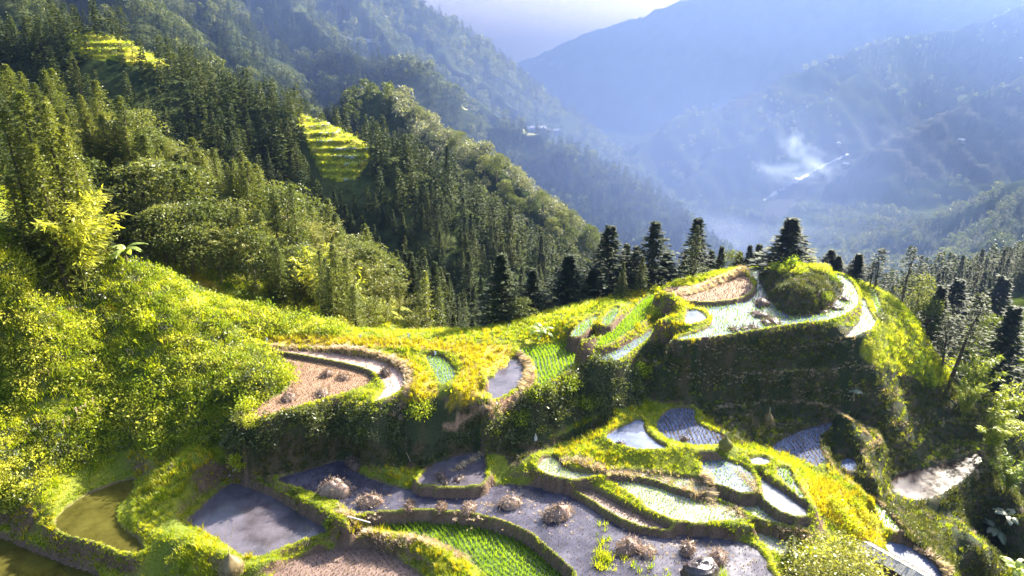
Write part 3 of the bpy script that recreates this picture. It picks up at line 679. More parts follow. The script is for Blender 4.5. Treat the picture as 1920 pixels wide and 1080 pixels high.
def blob_crown(seed, h=7.0, R=2.6, nl=16, per=110, leaf=.3, z0=.35, flat=.8, droop=0.0):
    g = np.random.default_rng(seed); Vs = []; Fs = []; k = 0
    for i in range(nl):
        t = g.uniform(0, 1); a = i*2.4+g.uniform(-.4, .4)
        rr_ = R*(0.30+0.55*g.uniform(0, 1)**.6)*math.sin(math.pi*(0.18+.72*t))
        c = np.array([math.cos(a)*rr_, math.sin(a)*rr_, h*(z0+(1-z0)*(.12+.78*t))]); br = R*g.uniform(.30, .48)
        d = rnd_dirs(per, g); d[:, 2] = np.abs(d[:, 2])*np.sign(g.uniform(-.35, 1, per)); rad = br*g.uniform(.72, 1.08, per)[:, None]
        C = c + d*rad*np.array([1, 1, flat])
        D = unit(d*.7 + rnd_dirs(per, g)*.9 + np.array([0, 0, -.25-droop])); U = unit(np.cross(D, rnd_dirs(per, g)))
        l = leaf*g.uniform(.6, 1.3, per); V, F = leaves(C, D, U, l, l*(.55 if droop == 0 else .25)); Vs.append(V); Fs.append(F+k); k += len(V)
    return np.concatenate(Vs), np.concatenate(Fs)
def bamboo_crown(seed, h=8.0, n=14, per=80, leaf=.42):
    g = np.random.default_rng(seed); Vs = []; Fs = []; k = 0
    for i in range(n):
        a = g.uniform(0, 6.28); sp = g.uniform(.5, 2.3); hh = h*g.uniform(.65, 1.05)
        s = g.uniform(.25, 1.0, per)**.8
        c = np.stack([math.cos(a)*(sp*s**2.2*1.3+.3*s), math.sin(a)*(sp*s**2.2*1.3+.3*s), hh*(s-0.18*s**5)], -1)
        c += g.normal(size=c.shape)*(.28*(1.25-s))[:, None]
        D = unit(np.stack([math.cos(a)*.5+g.normal(size=per)*.7, math.sin(a)*.5+g.normal(size=per)*.7, -.25+g.normal(size=per)*.4], -1))
        U = unit(np.cross(D, np.array([0, 0, 1.])+g.normal(size=(per, 3))*.5)); l = leaf*g.uniform(.6, 1.3, per)
        V, F = leaves(c, D, U, l, l*.26); Vs.append(V); Fs.append(F+k); k += len(V)
    return np.concatenate(Vs), np.concatenate(Fs)
def bamboo_culms(seed, h, m, n=14):
    g = np.random.default_rng(seed); b = MB()
    for i in range(n):
        a = g.uniform(0, 6.28); sp = g.uniform(.5, 2.3); hh = h*g.uniform(.65, 1.05); g.uniform(0, 1, 3)
        b.tube([(math.cos(a)*(sp*s**2.2*1.3+.3*s), math.sin(a)*(sp*s**2.2*1.3+.3*s), hh*(s-0.18*s**5)-(.3 if s == 0 else 0)) for s in (0, .35, .65, .85)], [.05, .045, .03, .012], 4, cap=False)
    return b.mesh('culms', [m])
def tuft(seed, n=12, h=.45, w=.05, spread=.22, lean=.5):
    g = np.random.default_rng(seed); V = []; F = []
    for i in range(n):
        a = g.uniform(0, 6.28); r = g.uniform(0, spread); bx, by = math.cos(a)*r, math.sin(a)*r
        da = a+g.uniform(-.8, .8); hh = h*g.uniform(.55, 1.1); l = lean*g.uniform(.3, 1.2)*hh
        px_, py_ = -math.sin(da)*w, math.cos(da)*w; k = len(V)
        V += [(bx-px_, by-py_, -.05), (bx+px_, by+py_, -.05), (bx+math.cos(da)*l*.4+px_*.7, by+math.sin(da)*l*.4+py_*.7, hh*.62), (bx+math.cos(da)*l*.4-px_*.7, by+math.sin(da)*l*.4-py_*.7, hh*.62), (bx+math.cos(da)*l, by+math.sin(da)*l, hh)]
        F += [(k, k+1, k+2, k+3), (k+3, k+2, k+4)]
    return V, F
def leafy(seed, n=60, R=.5, h=.5, leaf=.16, wr=.6):
    g = np.random.default_rng(seed); d = rnd_dirs(n, g); d[:, 2] = np.abs(d[:, 2])
    C = d*g.uniform(.45, 1.05, n)[:, None]*np.array([R, R, h]); lump = 1+.25*np.sin(d[:, 0]*5+seed)*np.cos(d[:, 1]*4); C *= lump[:, None]
    D = unit(d*.6+rnd_dirs(n, g)*.9); U = unit(np.cross(D, rnd_dirs(n, g))); l = leaf*g.uniform(.6, 1.4, n)
    return leaves(C, D, U, l, l*wr)

M_BARK = plain('bark', (.06,.04,.03), (.12,.09,.07), scale=8, bump=.5)
M_PALEB = foliage('pale_broad_leaves', [(.07,.08,.05), (.15,.16,.10), (.26,.26,.18)], transl=.35, tcol=1.2, spec=.15)  # leaf colour paled and greyed to stand for haze and sunlight
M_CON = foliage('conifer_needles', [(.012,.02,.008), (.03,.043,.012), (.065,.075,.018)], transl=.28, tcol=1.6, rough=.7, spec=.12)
M_CONL = foliage('sunlit_conifer_needles', [(.05,.07,.015), (.10,.12,.02), (.16,.17,.03)], transl=.42, tcol=1.5)  # brighter copy of the needles, sunlight put into their colour
M_BROAD = foliage('broad_leaves', [(.035,.05,.015), (.08,.10,.025), (.15,.16,.05)], transl=.38, tcol=1.4, spec=.15)
M_BAMB = foliage('bamboo_leaves', [(.08,.10,.02), (.15,.16,.03), (.24,.23,.05)], transl=.45, tcol=1.4, spec=.3)
M_GRASS = foliage('bank_grass', [(.04,.08,.008), (.12,.18,.010), (.28,.32,.012), (.44,.41,.03)], transl=.55, tcol=1.5, nscale=.35, spec=.3)
M_GOLD = foliage('golden_grass', [(.20,.19,.01), (.34,.30,.012), (.42,.33,.02)], transl=.5, tcol=1.3, nscale=.5)
M_STRAW = foliage('dry_straw', [(.26,.18,.12), (.42,.31,.22), (.58,.46,.36)], transl=.35, tcol=1.2, nscale=1.0)
M_RICE = foliage('rice_blades', [(.12,.20,.01), (.17,.27,.012), (.24,.33,.02)], transl=.55, tcol=1.5, nscale=.3)
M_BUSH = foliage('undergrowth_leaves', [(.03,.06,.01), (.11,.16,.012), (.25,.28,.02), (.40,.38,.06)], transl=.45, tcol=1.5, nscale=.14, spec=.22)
M_BUSHD = foliage('shady_undergrowth_leaves', [(.025,.035,.01), (.06,.075,.02), (.13,.14,.05)], transl=.35, tcol=1.4, nscale=.3, spec=.45)  # darker copy of the undergrowth leaves, shade put into the colour
M_STUB = foliage('stubble_stalks', [(.10,.07,.05), (.17,.12,.08), (.24,.18,.12)], transl=.3, tcol=1.2)

# conifers in four shapes (near) and three (far), broadleaf, bamboo
def tri(name, VF, m): return mesh_np(name, VF[0], VF[1], [m])
CONS = [(tri('conifer_crown', conifer_crown(s, 10, R, nb, 13, z0, .40, pw, gp, lp), M_CON), trunk_mesh('conifer_trunk', 9.7, .16, M_BARK, s)) for s, R, nb, z0, pw, gp, lp in
        ((1, 2.9, 160, .05, 1.15, 0, 0), (2, 2.6, 155, .04, 1.25, 0, .1), (3, 3.2, 140, .08, 1.05, .12, .1), (4, 2.5, 120, .12, 1.1, .2, .2), (5, 3.4, 130, .06, .95, .25, .35))]
M_COND = foliage('darker_conifer_needles', [(.008,.014,.006), (.018,.028,.009), (.04,.05,.014)], transl=.2, tcol=1.5, rough=.7, spec=.12)  # needles darker than the rest, for bolder crowns
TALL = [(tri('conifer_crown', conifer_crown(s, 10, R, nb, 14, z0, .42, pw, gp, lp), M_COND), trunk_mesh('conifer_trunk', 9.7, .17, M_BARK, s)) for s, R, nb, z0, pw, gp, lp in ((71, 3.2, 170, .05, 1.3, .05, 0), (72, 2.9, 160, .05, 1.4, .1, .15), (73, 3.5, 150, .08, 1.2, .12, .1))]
SCRAG = [(tri('conifer_crown', conifer_crown(s, 10, 2.5, 85, 12, .30, .38, .55, .3, .35), M_CON), trunk_mesh('conifer_trunk', 9.7, .15, M_BARK, s, .05, [(i*2.1, 3.2+i*.8, 1.5, .1) for i in range(7)])) for s in (11, 12)]
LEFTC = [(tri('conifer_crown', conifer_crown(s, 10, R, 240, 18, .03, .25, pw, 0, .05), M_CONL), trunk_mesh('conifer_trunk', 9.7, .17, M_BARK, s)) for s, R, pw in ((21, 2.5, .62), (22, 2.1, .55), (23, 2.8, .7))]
BROAD = [(tri('tree_crown', blob_crown(s, 7, R, 18, 115, .30, .28), M_BROAD), trunk_mesh('tree_trunk', 5.2, .16, M_BARK, s, .05, [(i*1.7, 2.2+i*.5, 1.7, 1.0) for i in range(5)])) for s, R in ((31, 2.7), (32, 2.4), (33, 3.0))]
BAMB = [(tri('bamboo_foliage', bamboo_crown(s, 8), M_BAMB), bamboo_culms(s, 8, M_BAMB)) for s in (41, 42, 43)]
BAMBY = [(tri('bamboo_foliage', bamboo_crown(s, 8, 18, 110, .5), M_BUSH), bamboo_culms(s, 8, M_BAMB, 18)) for s in (44, 45, 46)]
FARC = [tri('far_conifer', conifer_crown(s, 10, R, 46, 5, .04, 1.0, .85), M_CON) for s, R in ((51, 2.4), (52, 2.8), (53, 2.1))]
FARB = [tri('far_broadleaf', blob_crown(s, 7, 3.4, 9, 26, 1.1, .1), M_BROAD) for s in (61, 62, 63)]

# scattering: points carrying their own turn, size and pick, drawn by geometry nodes
PROTO = {}
def proto_collection(name, meshes):
    c = bpy.data.collections.new(name)
    for m in meshes: c.objects.link(bpy.data.objects.new(m.name, m))
    return c
def scatter(name, P, coll, scale, rot=None, pick=None, mat_=None, label=None):
    n = len(P)
    if n == 0: return None
    me = bpy.data.meshes.new(name); me.vertices.add(n); me.vertices.foreach_set('co', np.asarray(P, np.float32).ravel())
    def attr(nm, ty, data, key):
        a = me.attributes.new(nm, ty, 'POINT'); a.data.foreach_set(key, np.asarray(data, np.float32 if key != 'value' or ty == 'FLOAT' else np.int32).ravel())
    sc = np.asarray(scale, np.float32)
    if sc.ndim == 1: sc = np.repeat(sc[:, None], 3, 1)
    attr('psize', 'FLOAT_VECTOR', sc, 'vector')
    r = np.zeros((n, 3), np.float32); r[:, 2] = rng.uniform(0, 6.283, n)
    if rot is not None: r = np.asarray(rot, np.float32)
    attr('pturn', 'FLOAT_VECTOR', r, 'vector')
    k = len(coll.objects)
    attr('ppick', 'INT', rng.integers(0, k, n) if pick is None else pick, 'value')
    me.update()
    ng = bpy.data.node_groups.new('scatter_'+name, 'GeometryNodeTree')
    ng.interface.new_socket('Geometry', in_out='INPUT', socket_type='NodeSocketGeometry'); ng.interface.new_socket('Geometry', in_out='OUTPUT', socket_type='NodeSocketGeometry')
    gi = ng.nodes.new('NodeGroupInput'); go = ng.nodes.new('NodeGroupOutput'); ip = ng.nodes.new('GeometryNodeInstanceOnPoints')
    ci = ng.nodes.new('GeometryNodeCollectionInfo'); ci.inputs['Collection'].default_value = coll; ci.inputs['Separate Children'].default_value = True
    def na(nm, ty):
        a = ng.nodes.new('GeometryNodeInputNamedAttribute'); a.data_type = ty; a.inputs[0].default_value = nm
        return [o for o in a.outputs if o.enabled and o.name == 'Attribute'][0]
    L = ng.links
    L.new(gi.outputs[0], ip.inputs['Points']); L.new(ci.outputs[0], ip.inputs['Instance']); ip.inputs['Pick Instance'].default_value = True
    L.new(na('ppick', 'INT'), ip.inputs['Instance Index'])
    er = ng.nodes.new('FunctionNodeEulerToRotation'); L.new(na('pturn', 'FLOAT_VECTOR'), er.inputs[0]); L.new(er.outputs[0], ip.inputs['Rotation'])
    L.new(na('psize', 'FLOAT_VECTOR'), ip.inputs['Scale']); L.new(ip.outputs[0], go.inputs[0])
    o = link(name, me); md = o.modifiers.new('scatter', 'NODES'); md.node_group = ng
    tag(o, label=label, kind='stuff'); return o
def flatmesh(name, VF, m): return mesh_np(name, VF[0], VF[1], [m])
C_GRASS = proto_collection('grass_tufts', [flatmesh('grass_tuft', tuft(s, 16, .5, .035, .33, .8), M_GRASS) for s in range(4)])
C_LGRASS = proto_collection('long_grass_tufts', [flatmesh('long_grass_tuft', tuft(s+9, 18, .8, .035, .3, .7), M_GOLD) for s in range(3)])
C_STRAW = proto_collection('straw_tufts', [flatmesh('straw_tuft', tuft(s+19, 16, .35, .03, .3, 1.2), M_STRAW) for s in range(3)])
C_RICE = proto_collection('rice_seedling', [flatmesh('rice_seedling', tuft(s+29, 7, .34, .022, .07, .5), M_RICE) for s in range(3)])
C_STUB = proto_collection('stubble_stump', [flatmesh('stubble_stump', tuft(s+39, 7, .16, .02, .06, .35), M_STUB) for s in range(3)])
C_BUSH = proto_collection('undergrowth', [flatmesh('leaf_clump', leafy(s, 190, .75, .7, .145), M_BUSH) for s in range(5)])
C_BUSHD = proto_collection('shady_undergrowth', [flatmesh('leaf_clump_shady', leafy(s+7, 90, .7, .6, .18), M_BUSHD) for s in range(4)])
C_WEED = proto_collection('weeds', [flatmesh('weed', leafy(s+17, 26, .3, .28, .13, .45), M_GRASS) for s in range(3)])

# ---- near ground cover
def pick_pts(mask, dens):
    """random spots on the near ground where mask holds; dens per square metre"""
    j, i = np.nonzero(mask); lam = dens*GS*GS*np.clip(np.sqrt(1+slope_n**2), 1, 5)
    lam = lam[j, i] if hasattr(lam, 'shape') else np.full(len(j), lam)
    n = rng.poisson(lam); j = np.repeat(j, n); i = np.repeat(i, n)
    x = gx[i]+rng.uniform(-.5, .5, len(i))*GS; y = gy[j]+rng.uniform(-.5, .5, len(j))*GS
    return np.stack([x, y, hnear(x, y)], -1)
vis = (PXn > -120) & (PXn < 2040) & (PYn < 1150) & (Y < 108)
free = (isfield < 0) & (fdist > 0.12) & vis
patchy = np.clip(0.9+1.9*n1, .2, 2.4)
def fd_at(P): return fdist[np.clip(((P[:, 1]-GY0)/GS).astype(int), 0, len(gy)-1), np.clip(((P[:, 0]-GX0)/GS).astype(int), 0, len(gx)-1)]
g1 = free & np.isin(zone, [zid('grass'), zid('litslope')])
P = pick_pts(g1, 5.0*patchy); nf_ = np.clip(fd_at(P)/2.2, .42, 1); scatter('grass', P, C_GRASS, rng.uniform(.45, 1.1, len(P))*nf_)
ringm = free & (fdist < 0.75) & np.isin(zone, [zid('grass'), zid('golden'), zid('bush'), zid('litslope'), zid('wallbush')])
P = pick_pts(ringm | (free & (bankm > 0) & (zone != zid('bowl'))), 11.0); scatter('grass', P, C_GRASS, rng.uniform(.2, .48, len(P)))
g2 = free & (zone == zid('golden')); P = pick_pts(g2, 6.0); scatter('grass', P, C_LGRASS, rng.uniform(.4, .95, len(P))*np.clip(fd_at(P)/1.6, .4, 1))
g2b = free & (zone == zid('grass')) & (fbm(X*.18, Y*.18, 91) > 0.12); P = pick_pts(g2b, 1.6); scatter('grass', P, C_LGRASS, rng.uniform(.4, .8, len(P)))
g3 = free & (zone == zid('bush')); P = pick_pts(g3, 1.5*patchy+.4); scatter('undergrowth', P, C_BUSH, rng.uniform(.5, 1.5, len(P))*(1+.4*fbm(P[:, 0]*.3, P[:, 1]*.3, 5)))
P = pick_pts(g3, 2.2); scatter('grass', P, C_GRASS, rng.uniform(.8, 1.7, len(P)))
P = pick_pts(g3 & (fbm(X*.2, Y*.2, 97) > 0), .9); scatter('undergrowth', P, C_BUSHD, rng.uniform(.7, 1.6, len(P)))
P = pick_pts(g3 & (n2 > .15), .5); scatter('dry_straw', P, C_STRAW, rng.uniform(.9, 1.9, len(P)))
P = pick_pts(g3, .10); scatter('undergrowth', P, C_BUSH, rng.uniform(1.4, 2.3, len(P)))
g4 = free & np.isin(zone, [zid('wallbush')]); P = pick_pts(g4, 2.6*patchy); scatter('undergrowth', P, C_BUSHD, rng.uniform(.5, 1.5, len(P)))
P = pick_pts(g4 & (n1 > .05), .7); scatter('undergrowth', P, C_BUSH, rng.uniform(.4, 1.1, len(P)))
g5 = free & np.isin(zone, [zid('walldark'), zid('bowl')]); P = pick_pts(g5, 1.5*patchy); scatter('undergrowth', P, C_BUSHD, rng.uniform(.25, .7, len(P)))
M_BGR = foliage('coarse_shady_grass', [(.04,.055,.012), (.08,.09,.02), (.12,.12,.03)], transl=.35, tcol=1.3, nscale=.3)  # darker grass for walls and bowl, their shade put into its colour
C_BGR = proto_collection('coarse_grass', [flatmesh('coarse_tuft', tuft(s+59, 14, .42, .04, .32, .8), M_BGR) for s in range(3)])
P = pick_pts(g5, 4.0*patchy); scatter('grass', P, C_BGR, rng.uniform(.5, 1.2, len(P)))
P = pick_pts(g1 & (n2 > .1) & (fdist > .8), 1.5); scatter('undergrowth', P, C_WEED, rng.uniform(.5, 1.3, len(P)))
P = pick_pts(free & (zone == zid('litslope')), .9); scatter('undergrowth', P, C_BUSH, rng.uniform(.35, .9, len(P)))
P = pick_pts(free & (zone == zid('grass')) & (fdist > 1.2) & (fbm(X*.25, Y*.25, 95) > .1), .9); scatter('undergrowth', P, C_BUSH, rng.uniform(.25, .65, len(P)))
P = pick_pts(free & (zone == zid('dirt')), 5.0); scatter('dry_straw', P, C_STRAW, rng.uniform(.3, .8, len(P)))
P = pick_pts(free & ledge, 9.0); scatter('grass', P, C_GRASS, rng.uniform(.25, .6, len(P)))
lg = g5 & (slope_n < .45) & (zone == zid('bowl')); P = pick_pts(lg, 2.5); scatter('dry_straw', P, C_STRAW, rng.uniform(.3, .8, len(P)))
P = pick_pts(lg, 3.0); scatter('grass', P, C_GRASS, rng.uniform(.3, .7, len(P)))
# bleached straw left along some bank tops
for pl, z in (([(510,650),(600,655),(700,668),(752,690),(768,712),(758,740),(730,752)], -32.9), ([(1060,862),(1150,882),(1230,886),(1320,903)], -37.2), ([(1235,893),(1300,930),(1400,965)], -37.8), ([(640,975),(720,1010),(800,1015),(880,1045)], -39.7), ([(1450,1000),(1520,1015)], -38.8), ([(1318,912),(1330,930)], -37.2), ([(1380,880),(1412,905),(1415,920)], -37.0)):
    W = np.array([at_z(a, b, z) for a, b in smooth_poly(pl, 6, False)]); q = []
    for a, b in zip(W[:-1], W[1:]):
        for k in range(int(np.linalg.norm(b-a)*14)+1):
            p = a+(b-a)*rng.uniform(); q.append((p[0]+rng.normal()*.22, p[1]+rng.normal()*.22, 0))
    q = np.array(q); q[:, 2] = hnear(q[:, 0], q[:, 1]); scatter('dry_straw', q, C_STRAW, rng.uniform(.5, 1.2, len(q)))

# ---- rice and stubble in rows
def rows_in(f, gap, step, ang, jit=.04, keep=1.0, wav=.25):
    P = f['P']; c = P.mean(0); R_ = np.max(np.linalg.norm(P-c, axis=1))
    u = np.arange(-R_, R_, gap); v = np.arange(-R_, R_, step); Uu, Vv = np.meshgrid(u, v)
    Uu = Uu+wav*np.sin(Vv*.35)+wav*.5*np.sin(Vv*.8+1); a = math.radians(ang)
    x = c[0]+Uu*math.cos(a)-Vv*math.sin(a); y = c[1]+Uu*math.sin(a)+Vv*math.cos(a)
    x = x.ravel()+rng.normal(size=x.size)*jit; y = y.ravel()+rng.normal(size=y.size)*jit
    m = in_poly(x, y, P) & (rng.uniform(size=x.size) < keep) & (poly_dist(x, y, P) > .12)
    x, y = x[m], y[m]
    top = isfield[np.clip(((y-GY0)/GS+.5).astype(int), 0, len(gy)-1), np.clip(((x-GX0)/GS+.5).astype(int), 0, len(gx)-1)] == FLD.index(f)
    x, y = x[top], y[top]
    return np.stack([x, y, np.full(len(x), f['z'])], -1)
for f in FLD:
    k = f['kind']
    spec = {'green': (.42, .13, C_RICE, (.8, 1.3), 1), 'pale': (.36, .2, C_RICE, (.5, .9), .9), 'palerice': (.42, .17, C_RICE, (.5, .85), .97), 'seed': (.3, .18, C_RICE, (.6, 1.1), .95),
            'skyrice': (.42, .22, C_STUB, (1.0, 1.6), .95), 'shaderice': (.45, .2, C_RICE, (.8, 1.2), .95), 'stub': (.36, .24, C_STUB, (.8, 1.3), .95), 'stubmud': (.40, .32, C_STUB, (.9, 1.5), .97),
            'mud': (.42, .36, C_STUB, (.45, .85), .8), 'bright': (.40, .2, C_RICE, (.5, .95), .62), 'sky': (.45, .3, C_STUB, (.5, .9), .3), 'wetstub': (.40, .3, C_STUB, (.6, 1.1), .35)}.get(k)
    if not spec or f['name'] in ('inset', 'fan_bright', 'fan_tip', 'fan_pond'): continue
    ang = {'young_rice': 35, 'fan_rice': 62, 'long_strip': 62, 'fan_green': 62, 'dotted': 50, 'main': 40, 'stubble_left': 62, 'hill_stubble': 15, 'saddle_rice': 12, 'stubble_front': 48, 'fan_seedlings': 8, 'bowl_water': 10, 'bowl_rice': 35, 'hill_water': 5, 'slope_rice': 40, 'fan_low': 40}.get(f['name'], 20)
    P = rows_in(f, spec[0], spec[1], ang, keep=spec[4])
    scatter('rice_plants' if spec[2] is C_RICE else 'rice_stubble', P, spec[2], rng.uniform(*spec[3], len(P)))
# weeds and spray of green in the mud
mainf = FLD[0]
def cl_pts(px, py, z, r, n):
    c = at_z(px, py, z); a = rng.uniform(0, 6.28, n); q = r*np.sqrt(rng.uniform(0, 1, n)); return np.stack([c[0]+np.cos(a)*q, c[1]+np.sin(a)*q*1.6, np.full(n, z)], -1)
P = np.concatenate([cl_pts(1128, 1050, -39, .7, 34), cl_pts(1175, 1078, -39, 1.2, 8), cl_pts(1225, 1064, -39, 1.5, 8), cl_pts(1135, 1005, -39, 1.0, 9)])
scatter('grass', P, C_GRASS, rng.uniform(.4, 1.1, len(P)))

# ---------------------------------------------------------------- trees
def tree(base, pair, px, top, D, label, wscale=1.0, group=None, lean=0.0, cat='tree', x=None, parts=('crown', 'trunk'), H0=10.0, dz=0.0):
    p = at_y(px, top, D); g = float(ground_z(p[0], D)) + dz
    h = max(2.0, p[2]-g); s = h/H0
    r = bpy.data.objects.new(base, None); COL.objects.link(r); r.location = (p[0], D, g); r.empty_display_size = .3
    r.rotation_euler = (lean*.3, lean, rng.uniform(0, 6.28)); r.scale = (s*wscale, s*wscale, s)
    tag(r, label, cat, group)
    for m, nm in zip(pair, parts): link(nm, m, r)
    return r
pk = lambda L, i: L[i % len(L)]
T = [ # px, top, distance, set, width, label
 (940,476,81,CONS,1.15,'tall dark conifer rising highest from the ravine behind the golden bank'),
 (1000,505,83,CONS,1.0,'slender conifer just right of the tallest ravine conifer'),
 (975,560,80,BROAD,1.0,'dark broadleaf tree at the foot of the tallest ravine conifer'),
 (1068,478,86,CONS,1.35,'broad dark conifer at the left foot of the spur of terraces'),
 (1112,505,88,CONS,1.0,'small conifer between the broad spur conifer and the first tall spire'),
 (1145,424,89,CONS,1.2,'tall spire conifer, leftmost of the three tall ones behind the spur'),
 (1176,458,91,CONS,.9,'narrow conifer in the gap between the first and second tall spires'),
 (1194,462,92,CONS,.85,'slim conifer touching the left side of the second tall spire'),
 (1230,416,90,CONS,1.2,'tall conifer behind the green slope rice, middle of the three tall ones'),
 (1252,470,91,CONS,.9,'short conifer leaning on the right side of the second tall spire'),
 (1310,410,95,CONS,1.15,'tall conifer above the brown stubble field, right one of the three tall ones'),
 (1286,490,93,CONS,1.0,'low dark conifer left below the tall conifer above the stubble field'),
 (1335,470,98,CONS,.8,'first small conifer in the row behind the straw bank'),
 (1354,462,99,CONS,.7,'second small conifer in the row behind the straw bank'),
 (1372,474,99,BROAD,.9,'round topped dark tree in the row behind the straw bank'),
 (1388,472,100,CONS,.9,'stout small conifer in the row behind the straw bank'),
 (1407,460,100,CONS,.7,'thin small conifer near the right end of the row behind the straw bank'),
 (1425,458,100,CONS,.95,'fuller small conifer near the right end of the row behind the straw bank'),
 (1446,476,100,CONS,.7,'last and lowest small conifer of the row behind the straw bank'),
 (1486,409,87,CONS,1.6,'single dark conifer standing behind the bushy mound'),
 (1560,468,92,CONS,.9,'small conifer right behind the shoulder of the mound'),
 (1574,480,91,CONS,.8,'very dark little conifer by the right end of the mound'),
 (1612,476,89,CONS,1.0,'pointed dark conifer behind the lit grass slope'),
 (1655,466,87,SCRAG,1.3,'flat topped open conifer with bare lower trunks on the right slope'),
 (1640,490,87,SCRAG,.9,'thin open conifer against the left side of the flat topped one'),
 (1712,462,84,SCRAG,1.15,'scraggy tall conifer with gaps between its branches on the right slope'),
 (1730,520,85,BROAD,.9,'sunlit broadleaf tree below the scraggy conifer'),
 (1768,536,84,CONS,1.0,'dark pointed conifer right of the scraggy one'),
 (1752,560,83,BROAD,.8,'small dark tree tucked left of the dark pointed conifer'),
 (1800,524,103,CONS,1.3,'hazy conifer farther down the right slope'),
 (1885,518,128,CONS,1.3,'hazy far conifer near the right edge of the picture'),
 (1822,548,79,SCRAG,1.5,'large leaning conifer with a bare trunk at the edge of the dark bowl'),
 (1788,600,78,SCRAG,1.2,'second leaning conifer with drooping branches by the dark bowl'),
 (1905,575,82,CONS,1.2,'dark conifer cut by the right edge of the picture'),
 (1850,640,76,BAMBY,1.0,'bright bamboo clump lit from behind on the right slope'),
 (1900,690,72,BAMBY,1.1,'lower bamboo clump at the right edge of the picture'),
 (1880,760,67,BAMBY,1.0,'bright bamboo clump halfway down the right edge of the picture'),
 (1912,840,62,BAMBY,.9,'lowest bright bamboo clump at the right edge of the picture'),
 (1825,700,72,BAMBY,.8,'small bright bamboo clump right of the leaning conifers'),
 (1870,600,86,BROAD,.9,'pale green tree above the bright bamboo clump'),
 (850,588,85,CONS,.8,'small dark conifer close behind the golden bank, left of the tallest one'),
 (886,592,83,CONS,.75,'small dark conifer between its twin and the tallest ravine conifer'),
 (796,508,93,LEFTC,.85,'tall olive conifer in the ravine, left of the small dark pair'),
 (822,540,96,LEFTC,.8,'olive conifer behind the gap between ravine trees'),
 (545,345,108,LEFTC,1.0,'tall rounded olive tree on the shoulder of the left spur'),
 (510,362,110,LEFTC,.85,'olive tree just left of the tall rounded one on the left spur'),
 (592,440,100,BAMBY,1.25,'bright yellow green bamboo clump hanging off the left spur'),
 (625,470,98,BAMBY,1.0,'smaller bright bamboo clump below the yellow green one'),
 (38,172,71,LEFTC,1.25,'tallest sunlit conifer by the left edge of the picture'),
 (84,192,72,LEFTC,1.1,'sunlit conifer second from the left edge'),
 (5,205,70,LEFTC,1.2,'sunlit conifer cut by the left edge of the picture'),
 (118,236,73,LEFTC,1.05,'sunlit conifer on the right flank of the left grove'),
 (146,300,75,LEFTC,1.0,'shorter conifer stepping down the right flank of the left grove'),
 (60,270,69,LEFTC,1.1,'bushy sunlit conifer in front of the tallest one at the left edge'),
 (110,330,70,BAMBY,1.3,'bright green bamboo clump in front of the left grove'),
 (172,385,76,LEFTC,.9,'low conifer near the foot of the left grove'),
 (196,430,77,CONS,1.1,'small dark conifer left of the banana plant'),
 (15,330,68,LEFTC,1.1,'dense conifer low at the left edge of the picture'),
 (140,400,72,CONS,1.1,'dark young conifer among bright bushes under the left grove'),
]
for i, (px, top, D, S, w, lb) in enumerate(T):
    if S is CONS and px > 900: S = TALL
    H0 = {id(BROAD): 7.0, id(BAMB): 8.0, id(BAMBY): 8.0}.get(id(S), 10.0)
    base = {id(BROAD): 'broadleaf_tree', id(BAMB): 'bamboo_clump', id(BAMBY): 'bamboo_clump'}.get(id(S), 'conifer_tree')
    hh = at_y(px, top, D)[2]-float(ground_z(at_y(px, top, D)[0], D))
    w2 = w*10/max(hh, 3)*1.0 if S in (CONS, SCRAG, LEFTC, TALL) else w*H0/max(hh, 3)
    w2 = w*(0.45+0.55*w2/w)*(1.7 if S is TALL else 1)
    tree(base, pk(S, i), px, top, D, lb, w2, cat='bamboo' if S in (BAMB, BAMBY) else 'tree', lean=.10 if 'leaning' in lb else 0, parts=('foliage', 'culm') if S in (BAMB, BAMBY) else ('crown', 'trunk'), H0=H0)

# visibility of far ground (which part of the hills the drone sees)
EL = np.minimum.accumulate(PYf, axis=0)
def seen_top(x, y, ztop, margin=0):
    u = (np.arctan2(x, y)-az[0])/(az[-1]-az[0])*(NAZ-1); v = (np.log(np.maximum(y, 89))-math.log(88))/(math.log(4550)-math.log(88))*(NR-1)
    i = np.clip(u.astype(int), 0, NAZ-1); j = np.clip(v.astype(int)-3, 0, NR-1)
    p, q = to_px(np.stack([x, y, ztop], -1)); return (q < EL[j, i]+margin) & (p > -60) & (p < 1980) & (q > -80), p, q
def forest(x0, x1, y0, y1, sp, keep):
    a = np.arange(x0, x1, sp); b = np.arange(y0, y1, sp); A, B = np.meshgrid(a, b)
    A = A.ravel()+rng.uniform(-.48, .48, A.size)*sp; B = B.ravel()+rng.uniform(-.48, .48, B.size)*sp
    inside = (np.abs(A/B*FPX/CP) < 1350); A, B = A[inside], B[inside]
    z = np.asarray(ground_z(A, B)); m = keep(A, B, z); return np.stack([A[m], B[m], z[m]], -1)
def patch_at(x, y):
    u = (np.arctan2(x, y)-az[0])/(az[-1]-az[0])*(NAZ-1); v = (np.log(np.maximum(y, 89))-math.log(88))/(math.log(4550)-math.log(88))*(NR-1)
    return pm[np.clip((v+.5).astype(int), 0, NR-1), np.clip((u+.5).astype(int), 0, NAZ-1)]
allp = []
hillmask = smooth_poly([(1040,650),(1100,590),(1250,545),(1390,488),(1440,465),(1560,468),(1620,500),(1700,560),(1780,680),(1960,760),(1960,1200),(-200,1200),(-200,960),(0,420),(200,485),(420,550),(620,595),(650,632),(900,645)], 2)
def keep_near(x, y, z):
    p, q = to_px(np.stack([x, y, z], -1)); return ~in_poly(p, q, hillmask) & (y > 70) & (patch_at(x, y) == 0)
F1 = forest(-140, 120, 84, 150, 3.0, keep_near)
F2 = forest(-330, 260, 150, 300, 3.9, lambda x, y, z: patch_at(x, y) == 0)
